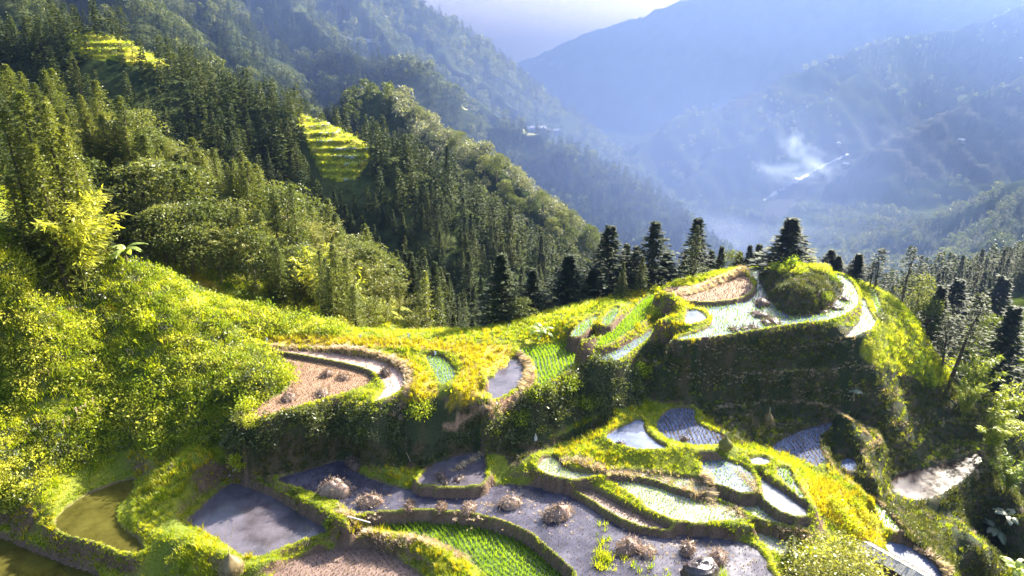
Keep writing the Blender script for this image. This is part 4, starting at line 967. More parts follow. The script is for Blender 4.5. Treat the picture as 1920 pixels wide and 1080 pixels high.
F3 = forest(-620, 420, 300, 640, 6.2, lambda x, y, z: (patch_at(x, y) == 0) & (fbm(x/40, y/40, 101) > -.45))
F4 = forest(-900, 700, 640, 1300, 10.5, lambda x, y, z: (patch_at(x, y) == 0) & (fbm(x/70, y/70, 103) > -.35))
F5 = forest(300, 2200, 1300, 2300, 17, lambda x, y, z: (patch_at(x, y) == 0) & (fbm(x/90, y/90, 105) > -.1))
FA = np.concatenate([F1, F2, F3, F4, F5])
Dd = FA[:, 1]
p_, q_ = to_px(FA)
# species: broadleaf on the rounded slope and the left spur, conifer elsewhere
wood = fbm(FA[:, 0]/22, FA[:, 1]/22, 111)
isb = (wood > .18) & (Dd < 150)
isb |= (Dd > 270) & (Dd < 460) & (p_ > 740) & (p_ < 1140)
isb |= (Dd < 135) & (p_ > 130) & (p_ < 720) & (wood > -.12)
isb |= (Dd > 400) & (wood > .15)
isbam = isb & (Dd < 135) & (fbm(FA[:, 0]/9, FA[:, 1]/9, 113) > .02)
hgt = rng.choice([.7, .85, 1.0, 1.0, 1.12, 1.3], len(FA))*np.where((p_ > 880) & (Dd < 150), .6, 1)*np.where(isb, 7.0, 9.0)*rng.uniform(.72, 1.22, len(FA))*np.where(Dd > 600, 1.35, 1)*np.where(isb & (Dd > 270), 1.15, 1)
ok, pt, qt = seen_top(FA[:, 0], FA[:, 1], FA[:, 2]+hgt, 26)
near_vis = ok | (Dd < 118)
FA, hgt, isb, isbam, Dd, pt, qt = (v[near_vis] for v in (FA, hgt, isb, isbam, Dd, pt, qt))
for pl, d0, d1, st, kd_ in farpatch:
    if kd_ == 'dim': continue
    pl_ = smooth_poly(pl, 3); cl = np.ones(len(FA), bool)
    for fr in (1.0,): a_, b_ = to_px(FA+np.stack([0*hgt, 0*hgt, hgt*fr], -1)); cl &= ~(in_poly(a_, b_-10, pl_) & (Dd < d1) & (Dd > d0-30))
    FA, hgt, isb, isbam, Dd, pt, qt = (v[cl] for v in (FA, hgt, isb, isbam, Dd, pt, qt))
inframe = (pt > -5) & (pt < 1925) & (qt > -5)
# clear a space round the surveyed trees
TP = np.array([[at_y(t[0], t[1], t[2])[0], t[2]] for t in T])
dd = np.min(np.hypot(FA[:, 0][:, None]-TP[:, 0], FA[:, 1][:, None]-TP[:, 1]), axis=1); kk = dd > np.where((pt > 880) & (pt < 1500), 4.0, 1.9)
FA, hgt, isb, isbam, Dd, pt, qt, inframe = (v[kk] for v in (FA, hgt, isb, isbam, Dd, pt, qt, inframe))
# line of sight over the near ground too
def blocked(P, top):
    b = np.zeros(len(P), bool)
    for s in np.linspace(.5, .97, 24):
        q = top*s; g = np.where(q[:, 1] < GY1-1, hnear(q[:, 0], q[:, 1]), -999); b |= (g > q[:, 2]) & (q[:, 0] > GX0) & (q[:, 0] < GX1)
    return b
tops = FA+np.stack([0*hgt, 0*hgt, hgt], -1)
hid = blocked(FA, tops)
inframe &= ~hid
score = np.where(inframe, hgt/Dd, 0)
rest = np.ones(len(FA), bool)
EXC = []
for kindmask, S, base, H0, nmax, parts, cat, lbs in (
   (~isb, CONS, 'conifer_tree', 10.0, 245, ('crown', 'trunk'), 'tree', (('dark conifer in the dense belt filling the ravine', 'conifers in the ravine belt'), ('dark conifer of the dense forest on the middle ridge', 'conifers on the middle ridge'), ('olive conifer mixed into the trees of the left spur', 'conifers on the left spur'))),
   (isb & ~isbam, BROAD, 'broadleaf_tree', 7.0, 150, ('crown', 'trunk'), 'tree', (('olive broadleaf tree in the belt filling the ravine', 'broadleaf trees in the ravine belt'), ('broadleaf tree among conifers of the middle ridge', 'broadleaf trees on the middle ridge'), ('round olive broadleaf tree on the left spur', 'broadleaf trees on the left spur'))),
   (isbam, BAMB, 'bamboo_clump', 8.0, 80, ('foliage', 'culm'), 'bamboo', (('feathery bamboo clump in the belt filling the ravine', 'bamboo clumps in the ravine'), ('feathery bamboo clump on the middle ridge', 'bamboo on the middle ridge'), ('feathery olive bamboo clump on the left spur', 'bamboo clumps on the left spur')))):
    idx = np.nonzero(kindmask & (score > 0))[0]; idx = idx[np.argsort(-score[idx])][:nmax]
    for n, i in enumerate(idx):
        rest[i] = False
        k = 2 if (Dd[i] < 140 and pt[i] < 690) else (0 if Dd[i] < 140 else 1)
        lb, gp = lbs[k]
        pair = pk(S, int(rng.integers(0, 99))) if not (S is CONS and k == 2) else pk(LEFTC, n)
        r = bpy.data.objects.new(base, None); COL.objects.link(r); r.location = FA[i]; s = hgt[i]/H0
        w = s*rng.uniform(.85, 1.15)*(1.3 if k == 2 else 1.08); r.scale = (w, w, s); r.rotation_euler = (0, 0, rng.uniform(0, 6.28)); r.empty_display_size = .3
        tag(r, lb, cat, gp)
        for m, nm in zip(pair, parts): link(nm, m, r)
mid = rest & (Dd < 300)
for msk, S, H0 in ((~isb, CONS, 10.0), (isb & ~isbam, BROAD, 7.0), (isbam, BAMB, 8.0)):
    m = mid & msk & (Dd < 190)
    cc = proto_collection('grove', [a for a, b in S]); s = hgt[m]/H0
    scatter('forest', FA[m], cc, np.stack([s*1.1, s*1.1, s], -1))
CFC = proto_collection('far_conifers', FARC); CFB = proto_collection('far_broadleaf', FARB)
CFP = proto_collection('far_pale_broadleaf', [tri('far_pale_broadleaf', blob_crown(s, 7, 3.6, 9, 34, .9, .1), M_PALEB) for s in (64, 65, 66)])
cauli = (Dd > 270) & (Dd < 460) & (pt > 740) & (pt < 1140)
for msk, cc, H0, wd in ((~isb, CFC, 10.0, 1.0), (isb & ~cauli, CFB, 7.0, 1.0), (isb & cauli, CFP, 7.0, 1.0)):
    m = rest & msk & (Dd >= 190)
    s = hgt[m]/H0; scatter('forest', FA[m], cc, np.stack([s*wd, s*wd, s], -1))
print('forest', len(FA), 'individual', int((~rest).sum()))


for tx, ty, tz in TERR:
    k = rng.choice(len(tx), max(1, int(len(tx)*.16)), replace=False); s_ = rng.uniform(.9, 2.0, len(k)); scatter('grass', np.stack([tx[k], ty[k], tz[k]], -1), C_GRASS, np.stack([s_, s_, s_*.8], -1))
    k = rng.choice(len(tx), max(1, int(len(tx)*.008)), replace=False); scatter('undergrowth', np.stack([tx[k], ty[k], tz[k]], -1), C_BUSHD, rng.uniform(1.0, 2.6, len(k)))
# ---------------------------------------------------------------- things standing in and round the paddies
def on_ground(px, py, z=None):
    """the spot of ground under a sight line"""
    if z is not None: return at_z(px, py, z)
    d = ray(px, py)
    for t in np.arange(40, 160, .25):
        p = d*t
        if p[2] < float(ground_z(p[0], p[1])): return p
    return d*100
M_HEAP = foliage('heap_straw', [(.10,.065,.055), (.20,.135,.11), (.34,.25,.20)], transl=.25, tcol=1.1, nscale=1.5)
M_HEAPD = foliage('dark_heap_straw', [(.05,.035,.03), (.10,.07,.055), (.17,.12,.09)], transl=.15, tcol=1.1, nscale=1.5)  # darker tone of the heap straw
M_HAY = foliage('haystack_thatch', [(.07,.05,.02), (.13,.095,.04), (.20,.15,.07)], transl=.15, tcol=1.1, nscale=2.0)
M_ROCK = plain('dark_wet_rock', (.018,.012,.012), (.055,.04,.038), scale=2.2, rough=.35, bump=.9, bscale=4, spec=.6)
M_STONE = plain('pale_stone', (.35,.33,.30), (.5,.48,.45), scale=5)
M_CANE = plain('dry_cane', (.35,.28,.17), (.5,.42,.28), scale=6, rough=.6)
M_WOOD = plain('weathered_timber', (.09,.06,.04), (.17,.12,.08), scale=9)
M_BOARD = plain('grey_roof_board', (.26,.23,.19), (.42,.39,.34), scale=6, rough=.7)
M_DARKW = plain('dark_plank_wall', (.05,.03,.02), (.10,.06,.04), scale=7)
def lump(w, d, h, seed, m, n=14):
    V = []; F = []; g = np.random.default_rng(seed); k1, k2 = g.uniform(0, 6, 2)
    for j in range(6):
        t = j/5*math.pi/2
        for i in range(n):
            a = 2*math.pi*i/n; r = math.cos(t)*(1+.16*math.sin(3*a+k1)+.1*math.sin(5*a+k2+j)+g.uniform(-.05, .05))
            V.append((math.cos(a)*r*w/2, math.sin(a)*r*d/2, math.sin(t)*h*(1+.12*math.sin(2*a+k2))-.05))
    for j in range(5):
        for i in range(n): F.append((j*n+i, j*n+(i+1) % n, (j+1)*n+(i+1) % n, (j+1)*n+i))
    return mesh_np('heap', V, F, [m], smooth=True)
def straw_cover(w, d, h, seed, m, n=260, L=.32, flat=.4):
    g = np.random.default_rng(seed); dd = rnd_dirs(n, g); dd[:, 2] = np.abs(dd[:, 2])
    C = dd*np.array([w/2, d/2, h])*g.uniform(.85, 1.08, n)[:, None]
    D = unit(dd*np.array([1, 1, .5])*.6+rnd_dirs(n, g)*.8+np.array([0, 0, -flat*.3])); U = unit(np.cross(D, rnd_dirs(n, g))); l = L*g.uniform(.6, 1.5, n)
    V, F = leaves(C, D, U, l, l*.13); return mesh_np('straw_cover', V, F, [m])
def straw_heap(px, py, z, w, d, h, label, mt=None, group=None, seed=1, L=.32, n=260, rot=None):
    p = on_ground(px, py, z); mt = mt or M_HEAP
    o = bpy.data.objects.new('straw_heap', lump(w, d, h, seed, mt)); COL.objects.link(o); o.location = p
    o.rotation_euler = (0, 0, rng.uniform(0, 3) if rot is None else rot); tag(o, label, 'straw heap', group)
    link('loose_straw', straw_cover(w*1.06, d*1.06, h*1.08, seed+3, mt, int(n*1.4), L*1.05), o); return o
G1 = 'straw heaps in the large muddy paddy'
for i, a in enumerate([
   (628,924,-39,2.9,1.9,1.35,'largest pinkish straw heap, at the upper left end of the big purple paddy'),
   (693,944,-39,2.1,1.3,.8,'pale ragged straw heap just right of the largest one'),
   (957,948,-39,2.0,1.2,.8,'straw heap in the middle of the big purple paddy under the curved bank'),
   (1046,968,-39,2.7,1.5,1.1,'broad straw heap right of the middle one with bright ends'),
   (1178,1030,-39,2.3,1.4,.9,'long straw heap lying in front of the green weeds'),
   (1214,1038,-39,1.3,1.0,.5,'small ragged straw tuft at the right end of the long heap'),
   (1290,1034,-39,1.3,1.0,.8,'pale straw tuft behind the dark boulder'),
   (1346,1050,-39,1.9,1.2,.7,'pale straw heap right beside the dark boulder'),
   (880,956,-39,1.6,.9,.5,'low straw heap against the bank of the young rice, right one of three'),
   (828,953,-39,1.2,.6,.35,'smallest straw heap against the bank of the young rice, middle one of three'),
   (768,951,-39,1.2,.6,.4,'low straw heap against the bank of the young rice, left one of three')]):
    straw_heap(*a, group=G1, seed=i+1, rot=.15*i)
straw_heap(668, 874, -39, 2.2, 1.4, .7, 'dark straw heap in the shaded corner of the big paddy', M_HEAPD, G1, 20)
G2 = 'straw heaps in the harvested brown paddy'
for i, a in enumerate([(615,702,-33.5,1.5,1.1,.55,'rounded straw heap nearest the far bank of the brown paddy'),(645,709,-33.5,1.3,.9,.35,'flat straw heap toward the tip of the brown paddy'),
   (607,737,-33.5,1.9,1.1,.5,'pale straw heap near the front bank of the brown paddy'),(543,746,-33.5,1.7,1.2,.55,'straw heap at the narrow left end of the brown paddy')]):
    straw_heap(*a, group=G2, seed=i+31)
straw_heap(722, 703, -33.15, 1.2, .9, .65, 'dark straw heap in the wet crescent paddy', M_HEAPD, None, 41)
G3 = 'dark straw heaps in the hilltop paddy'
for i, a in enumerate([(1428,572,-30,1.9,1.6,.85,'round dark straw heap highest in the hilltop paddy'),(1424,592,-30,2.2,1.4,.5,'spiky dark straw heap in the middle of the hilltop paddy'),
   (1450,604,-30,2.0,1.3,.45,'long dark straw heap below the spiky one in the hilltop paddy'),(1436,606,-30,1.4,1.0,.4,'small dark straw heap touching the long one in the hilltop paddy'),
   (1583,562,-30,1.6,1.1,.4,'dark straw heap in the arm of water right of the knoll, highest of three'),(1567,579,-30,1.7,1.0,.35,'dark straw heap in the arm of water right of the knoll, middle one'),
   (1541,586,-30,1.5,.9,.3,'dark straw heap at the foot of the knoll, lowest of three'),(1413,614,-30,1.3,.7,.25,'straw scrap on the lower rim of the hilltop paddy, right one'),(1395,616,-30,1.2,.7,.25,'straw scrap on the lower rim of the hilltop paddy, middle one'),(1375,619,-30,1.4,.7,.25,'straw scrap on the lower rim of the hilltop paddy, left one')]):
    straw_heap(*a, mt=M_HEAPD, group=G3, seed=i+51, n=140)
G4 = 'clumps standing in small ponds'
for i, a in enumerate([(826,895,-38.1,.9,.7,.45,'dark clod standing in the small grey pond, upper left one'),(833,905,-38.1,1.2,.7,.35,'dark clod at the lower edge of the small grey pond'),(861,899,-38.1,1.1,.6,.25,'ragged pale clod in the middle of the small grey pond'),
   (1283,825,-36.9,.8,.6,.4,'dark clod among the seedlings of the blue pond'),(1163,834,-36.5,.9,.6,.35,'straw clump near the left edge of the plain blue pond')]):
    straw_heap(*a, mt=M_HEAPD, seed=i+71, n=110, L=.22)
q = []
for px, py in ((628,924),(693,944),(957,948),(1046,968),(1178,1030),(1214,1038),(1290,1034),(1346,1050),(880,956)):
    c = at_z(px, py, -39); n = 26; a = rng.uniform(0, 6.28, n); rr2 = 1.0+np.abs(rng.normal(size=n))*.8; q.append(np.stack([c[0]+np.cos(a)*rr2*1.3, c[1]+np.sin(a)*rr2, np.full(n, -39.0)], -1))
q = np.concatenate(q); scatter('dry_straw', q, C_STRAW, np.stack([rng.uniform(.25, .6, len(q))]*2+[rng.uniform(.15, .35, len(q))], -1))
# conical haystacks round a pole
def haystack(px, py, z, R_, h, pole, label, m=None, seed=0):
    p = on_ground(px, py, z); m = m or M_HAY; r = bpy.data.objects.new('haystack', None); COL.objects.link(r); r.location = p; r.empty_display_size = .2
    tag(r, label, 'haystack', 'conical haystacks')
    prof = [(0, .62), (.12, .86), (.3, 1.0), (.45, .93), (.62, .66), (.8, .34), (.93, .14), (1, .04)]; n = 18; V = []; F = []; g = np.random.default_rng(seed)
    for t, q in prof:
        for i in range(n):
            a = 2*math.pi*i/n; rr_ = R_*q*(1+.05*math.sin(4*a+seed)+g.uniform(-.03, .03)); V.append((math.cos(a)*rr_, math.sin(a)*rr_, h*t))
    for j in range(len(prof)-1):
        for i in range(n): F.append((j*n+i, j*n+(i+1) % n, (j+1)*n+(i+1) % n, (j+1)*n+i))
    link('stack', mesh_np('stack', V, F, [m], smooth=True), r)
    n = 700; t = g.uniform(.02, .98, n); a = g.uniform(0, 6.28, n); q = np.interp(t, [p_[0] for p_ in prof], [p_[1] for p_ in prof])*R_*1.01
    C = np.stack([np.cos(a)*q, np.sin(a)*q, t*h], -1); D = unit(np.stack([np.cos(a)*.28, np.sin(a)*.28, -np.ones(n)], -1)+g.normal(size=(n, 3))*.18)
    U = unit(np.stack([-np.sin(a), np.cos(a), 0*a], -1)+g.normal(size=(n, 3))*.3); V, F = leaves(C, D, U, .34, .045); link('thatch', mesh_np('thatch', V, F, [m]), r)
    b = MB(); b.tube([(0, 0, h*.8), (.03, 0, h+pole*.5), (0, .04, h+pole)], [.035, .03, .015], 5); link('pole', b.mesh('pole', [M_CANE]), r)
    return r
haystack(435,1072,-39.9,.95,1.75,.85,'conical haystack with a bare pole tip at the bottom left on the green bank',seed=1)
haystack(326,893,-38.4,.72,1.35,.15,'small mossy haystack on the bank above the murky pond',foliage('mossy_thatch', [(.04,.045,.012),(.08,.08,.02),(.14,.12,.03)], transl=.2),seed=2)
haystack(1360,838,-36.2,.62,1.1,.25,'pointed mossy haystack at the corner of the seedling pond',foliage('green_thatch', [(.05,.06,.012),(.10,.10,.02),(.16,.14,.03)], transl=.2),seed=3)
haystack(1440,792,-37.6,.5,1.3,.5,'slim grey haystack alone on the shaded slope',seed=4)
# boulder
def boulder():
    p = on_ground(1312, 1084, -39.0); g = np.random.default_rng(5); bm_V = []; F = []; n = 28; mrow = 14
    for j in range(mrow):
        t = j/(mrow-1)*math.pi/2
        for i in range(n):
            a = 2*math.pi*i/n; r = math.cos(t)**.55*(1+.07*math.sin(3*a+1)+.04*math.sin(7*a+j*.6)) ; rid = 1+.05*math.sin(j*2.2+math.sin(a)*2)
            bm_V.append((math.cos(a)*r*1.55*rid, math.sin(a)*r*1.1*rid, math.sin(t)*1.55*(1+.07*math.sin(a*2))*rid-.1))
    for j in range(mrow-1):
        for i in range(n): F.append((j*n+i, j*n+(i+1) % n, (j+1)*n+(i+1) % n, (j+1)*n+i))
    o = link('boulder', mesh_np('boulder', bm_V, F, [M_ROCK], smooth=True), loc=p, rot=(0, 0, .3)); tag(o, 'dark ribbed boulder standing in the purple paddy at the bottom edge', 'boulder')
    g2 = link('grass_fringe', mesh_np('grass_fringe', *tuft(77, 60, .9, .03, .5, .6), [M_GRASS]), o, (1.5, -.7, 0)); return o
boulder()
o = link('stone_post', lump(.35, .3, .8, 91, M_STONE), loc=on_ground(1004, 826)); tag(o, 'small pale stone post against the dark bushy bank', 'post')
# canes, pipe, branches
def canes(items, name, label, cat, z=None, rad=.02, m=None):
    base = on_ground(items[0][0][0], items[0][0][1], z); r = bpy.data.objects.new(name, None); COL.objects.link(r); r.location = base; r.empty_display_size = .2; tag(r, label, cat)
    for (a, b, hz) in items:
        p = on_ground(a[0], a[1], z)-base; q = at_y(b[0], b[1], (on_ground(a[0], a[1], z))[1]+hz)-base
        mb = MB(); mb.tube([p-np.array([0, 0, .1]), (p+q)/2+np.array([.02, 0, .02]), q], [rad, rad*.8, rad*.4], 5); link('cane', mb.mesh('cane', [m or M_CANE]), r)
    return r
canes([((572,1020),(588,990),-.1), ((576,1022),(583,1003),0), ((566,1018),(580,1000),.1)], 'canes', 'three thin canes stuck in the edge of the left pond by the front bank', 'canes', -40.1)
canes([((418,1020),(424,1000),0), ((432,1010),(440,978),0), ((420,1000),(426,976),.1)], 'canes', 'thin white canes standing in the left pond above the haystack', 'canes', -40.1)
canes([((770,867),(762,848),0)], 'cane', 'single leaning cane on the bank left of the small grey pond', 'cane', rad=.03)
canes([((428,893),(452,866),.3), ((426,896),(440,878),.6), ((432,895),(462,882),.1)], 'branch_pile', 'bare branches lying at the upper corner of the left pond', 'branches', m=M_STONE, rad=.035)
def pipe():
    a = on_ground(652, 968, -38.6); b = on_ground(694, 980, -38.9); mb = MB(); mb.tube([a, (a+b)/2, b], .06, 8); o = link('water_pipe', mb.mesh('water_pipe', [M_STONE])); tag(o, 'pale bamboo water pipe running from the bank to the young rice', 'pipe')
pipe()
for i, (px, py, lb) in enumerate([(500,646,'white rag on a stake where the golden bank meets the bushy slope'),(675,640,'white rag on a stake on the golden bank, left of the middle'),(765,638,'white rag on a stake on the golden bank above the seedbed'),(815,672,'white marker stake in the green seedbed')]):
    p = on_ground(px, py); mb = MB(); mb.tube([p-np.array([0,0,.1]), p+np.array([0,0,.9])], .025, 5); o = link('marker_stake', mb.mesh('marker_stake', [M_STONE])); tag(o, lb, 'stake')
    mb = MB(); mb.add([p+np.array([0,0,.9]), p+np.array([.22,.02,.85]), p+np.array([.2,.05,.45]), p+np.array([.02,.02,.4])], [(0,1,2,3)]); link('rag', mb.mesh('rag', [plain('white_cloth_%d' % i, (.7,.7,.68), (.8,.8,.8))]), o)
# sheaves laid along banks
SHEAF = []
for s in range(3):
    V, F = leaves(*(lambda g, n: (np.stack([g.uniform(-.12, .12, n), g.uniform(-.35, .1, n), np.abs(g.normal(size=n))*.09+.05], -1), unit(np.stack([g.normal(size=n)*.25, np.ones(n), g.normal(size=n)*.25-.15], -1)), unit(rnd_dirs(n, g)), .45, .05))(np.random.default_rng(s+200), 90))
    SHEAF.append(mesh_np('sheaf', V, F, [M_STRAW]))
def sheaves(pl, z, n, label, group, s0=1.0, side=0):
    W = np.array([at_z(a, b, z) for a, b in smooth_poly(pl, 6, False)]); L_ = np.r_[0, np.cumsum(np.linalg.norm(np.diff(W, axis=0), axis=1))]
    for k in range(n):
        t = (k+.5)/n*L_[-1]; p = np.array([np.interp(t, L_, W[:, c]) for c in range(3)]); q = np.array([np.interp(min(t+.3, L_[-1]), L_, W[:, c]) for c in range(3)])
        dv = q-p; a = math.atan2(dv[1], dv[0])+side; p[2] = float(hnear(p[0], p[1]))
        o = link('straw_sheaf', SHEAF[k % 3], loc=p, rot=(0, 0, a+rng.uniform(-.3, .3)), scale=s0*rng.uniform(.85, 1.25)); tag(o, label, 'straw sheaf', group)
sheaves([(1252,551),(1300,544),(1350,526),(1385,512),(1402,500)], -29.2, 24, 'brown straw sheaf in the row along the bank behind the hilltop stubble', 'sheaves on the hilltop bank', 1.7)
sheaves([(845,800),(890,778),(930,758),(965,742),(988,718),(992,690),(975,668)], -33.2, 30, 'tan straw sheaf on the bank round the purple shelf pond', 'sheaves round the shelf pond', 1.4)
sheaves([(620,655),(690,665),(745,682),(768,705),(765,730),(742,752)], -32.9, 26, 'pale straw sheaf on the bank round the crescent paddy', 'sheaves round the crescent paddy', 1.3)
sheaves([(1318,892),(1330,912),(1334,926)], -37.2, 7, 'pale straw sheaf on the short bank between the white paddies', 'sheaves between the white paddies', 1.5)
sheaves([(1715,1022),(1745,1040),(1768,1062),(1780,1085)], -42.2, 12, 'straw sheaf on the curved bank of the pond behind the hut', 'sheaves by the hut pond', 1.4)
# shrubs one can point at
SHR = [mesh_np('shrub', *leafy(s+300, 700, 1.0, 1.0, .17), [m]) for s, m in enumerate([M_BUSH, M_BUSHD, M_GRASS])]
for px, py, R_, k, lb in [(788,775,1.5,0,'pale green shrub below the seedbed bank, round and thick'),(1200,698,1.2,2,'bright yellow green shrub at the left foot of the shaded hill face'),(1192,728,.8,2,'small yellow shrub below the bright one at the foot of the hill face'),
   (1005,745,1.2,0,'leafy shrub just under the lower tip of the saddle rice'),(1062,728,1.5,0,'big sunlit shrub on the slope right under the saddle rice'),(1100,760,1.3,0,'sunlit shrub low on the slope below the green sliver'),(975,790,1.2,0,'ragged shrub below the tan bank'),(1040,780,1.3,1,'dark shrub in the middle of the bushy slope'),
   (452,828,1.6,1,'dark shrub at the left corner of the high bank under the brown paddy'),(470,795,1.0,0,'leafy shrub on the left corner of the high bank'),(500,835,1.3,1,'dark shrub low on the high bank, second from its left corner'),
   (1230,545,.7,2,'round yellow shrub beside the second tall spire'),(1485,500,1.2,2,'leafy shrub on the knoll, left of the middle'),(1515,498,1.3,0,'tallest shrub on top of the knoll'),(1455,505,.9,2,'yellow shrub at the left end of the knoll'),(1478,540,.8,1,'dark shrub clinging halfway up the left face of the knoll'),(1515,548,.7,1,'dark shrub on the middle of the knoll face'),(1545,560,.8,0,'olive shrub low on the right face of the knoll'),(1540,508,1.1,0,'shrub on the right shoulder of the knoll'),(1560,525,.9,2,'lowest shrub on the right side of the knoll'),(1500,512,1.0,2,'front shrub on the brow of the knoll'),(1470,512,.9,0,'small olive shrub between the yellow and the leafy one on the knoll'),
   (1625,600,.01,0,''),(1650,600,1.1,1,'dark round shrub on the lit grass slope'),(1495,1072,1.2,1,'dark young shrub between the low rice and the big round tree'),(1225,590,1.0,2,'golden shrub at the left end of the hilltop paddy'),(280,610,1.6,2,'bright green rounded shrub in the middle of the bushy slope'),(525,715,1.5,0,'yellowish shrub spilling over the left edge of the brown paddy'),
   (620,560,.01,0,''),(452,870,1.2,2,'leafy hump of shrub above the left pond'),(620,985,.7,2,'pale shrub where three banks meet'),(1320,915,.01,0,''),(1590,990,1.3,2,'yellow bush on the nose of the fan above the hut'),(1625,980,1.1,0,'pale leafed bush on the nose of the fan'),(1560,950,1.2,2,'golden bush halfway along the edge of the fan'),(1600,950,1.0,2,'small golden bush right of the halfway one on the fan'),(1800,640,1.2,1,'dark bush under the leaning conifers'),(1740,720,1.2,2,'sunlit bush at the lower end of the lit grass slope'),(1690,1060,.01,0,'')]:
    if R_ < .1: continue
    p = on_ground(px, py); o = link('shrub', SHR[k], loc=p, rot=(0, 0, rng.uniform(0, 6)), scale=(R_, R_, R_*rng.uniform(.85, 1.15))); tag(o, lb, 'shrub')
# big round tree, bottom right
big = blob_crown(401, 6.0, 3.6, 42, 150, .24, .12, .9)
r = bpy.data.objects.new('broadleaf_tree', None); COL.objects.link(r); r.location = on_ground(1565, 1150, -41.2); r.scale = (1.12, 1.12, .95); r.empty_display_size = .3
tag(r, 'large round olive tree beside the hut at the bottom right', 'tree'); link('crown', mesh_np('tree_crown', big[0], big[1], [foliage('olive_tree_leaves', [(.07,.08,.015),(.16,.16,.03),(.28,.27,.07)], transl=.4, tcol=1.4, spec=.5)]), r); link('trunk', trunk_mesh('tree_trunk', 4.2, .2, M_BARK, 9, .04, [(i*1.3, 1.5+i*.4, 1.9, 1.2) for i in range(6)]), r)
o = tree('conifer_tree', LEFTC[1], 1482, 1030, 44.5, 'dense little conifer at the left foot of the big round tree', 1.5)
# banana plants
def banana(px, py, h, n, label, m, seed, z=None, w=.42):
    p = on_ground(px, py, z); g = np.random.default_rng(seed); r = bpy.data.objects.new('banana_plant', None); COL.objects.link(r); r.location = p; r.empty_display_size = .3; tag(r, label, 'banana plant')
    b = MB(); b.tube([(0, 0, -.2), (0, 0, h*.3), (.05, 0, h*.55)], [.16, .13, .08], 8); link('stem', b.mesh('stem', [M_STEM]), r)
    me = []
    for s in range(2):
        V = []; F = []; K = 9; L_ = h*.75
        for k in range(K+1):
            t = k/K; x = L_*(t-.12*t*t); zz = L_*(.55*t-.75*t*t*(1.1+s*.25)); ww = w*math.sin(math.pi*min(1, .06+t*.92))**.6*(.5 if k in (0, K) else 1)
            V += [(x, -ww, zz-.12), (x, 0, zz), (x, ww, zz-.12)]
        for k in range(K):
            a = k*3
            if g.uniform() > .1: F.append((a, a+3, a+4, a+1))
            if g.uniform() > .1: F.append((a+1, a+4, a+5, a+2))
        me.append(mesh_np('banana_leaf', V, F, [m]))
    for k in range(n): link('leaf', me[k % 2], r, (0, 0, h*.5), (g.uniform(-.2, .2), -g.uniform(-.1, .75), k*2.4+g.uniform(-.3, .3)), g.uniform(.75, 1.1))
    return r
M_STEM = plain('banana_stem', (.10,.08,.04), (.2,.17,.08), scale=6)
M_BAN = foliage('banana_leaves', [(.10,.15,.03),(.20,.26,.05),(.34,.40,.10)], transl=.5, tcol=1.5, spec=.6)
M_BAND = foliage('shaded_banana_leaves', [(.06,.08,.04),(.12,.14,.08),(.22,.24,.17)], transl=.3, tcol=1.3, spec=.6)  # dimmer copy of the banana leaves with shade in the colour
banana(240,500,3.6,9,'banana plant with one bright upright leaf on the crest of the bushy slope',M_BAN,1)
banana(268,502,3.2,10,'darker banana plant on the crest of the bushy slope, right of the bright one',M_BAND,2)
banana(1014,640,2.6,8,'small banana plant at the foot of the ravine conifers by the saddle',M_BAN,3)
banana(1862,1010,2.5,9,'shaded banana plant in the lower right of the dark bowl, lower one',M_BAND,4)
banana(1885,985,2.3,8,'shaded banana plant in the dark bowl, upper one',M_BAND,5)
banana(1900,1085,2.3,9,'bright banana plant in the bottom right corner',M_BAN,6)
banana(1600,745,1.6,7,'small leafy banana plant on the shaded slope below the lit grass',M_BAND,7)
# taro with broad pale leaves
p = on_ground(105, 830); r = bpy.data.objects.new('taro_plant', None); COL.objects.link(r); r.location = p; r.empty_display_size = .2; tag(r, 'taro plant with three broad pale leaves on the shaded left slope', 'plant')
tl = mesh_np('taro_leaf', [(0,0,0),(.3,.25,.08),(.25,.6,.1),(0,.95,-.12),(-.25,.6,.1),(-.3,.25,.08),(0,.45,.0)], [(0,1,6),(1,2,6),(2,3,6),(3,4,6),(4,5,6),(5,0,6)], [M_BAND])
for k in range(4): link('leaf', tl, r, (math.cos(k*1.7)*.45, math.sin(k*1.7)*.3, .7), (.3, .1, k*1.7), 1.0)
b = MB(); [b.tube([(0, 0, 0), (math.cos(k*1.7)*.45, math.sin(k*1.7)*.3, .7)], .03, 4) for k in range(4)]; link('stalks', b.mesh('stalks', [M_STEM]), r)
# pampas plumes
for k, (px, py) in enumerate([(122,815),(132,812),(150,800),(160,790),(170,785),(182,778),(190,790)]):
    p = on_ground(px, py); mb = MB(); hh = 1.5+.2*(k % 3); mb.tube([(0,0,0),(.05,0,hh*.6),(.15,0,hh)], [.02,.015,.01], 4)
    o = link('plume_grass', mb.mesh('plume_grass', [M_CANE]), loc=p, rot=(0,0,k)); tag(o, 'tall grass stem with a feathery plume on the shaded left slope', 'plume grass', 'plume grasses on the left slope')
    g = np.random.default_rng(k); n = 40; C = np.stack([g.normal(size=n)*.04+.15, g.normal(size=n)*.04, hh-.35+g.uniform(0, .5, n)], -1); V, F = leaves(C, unit(np.array([.3,0,.6])+g.normal(size=(n,3))*.5), rnd_dirs(n, g), .16, .04); link('plume', mesh_np('plume', V, F, [M_STRAW]), o)

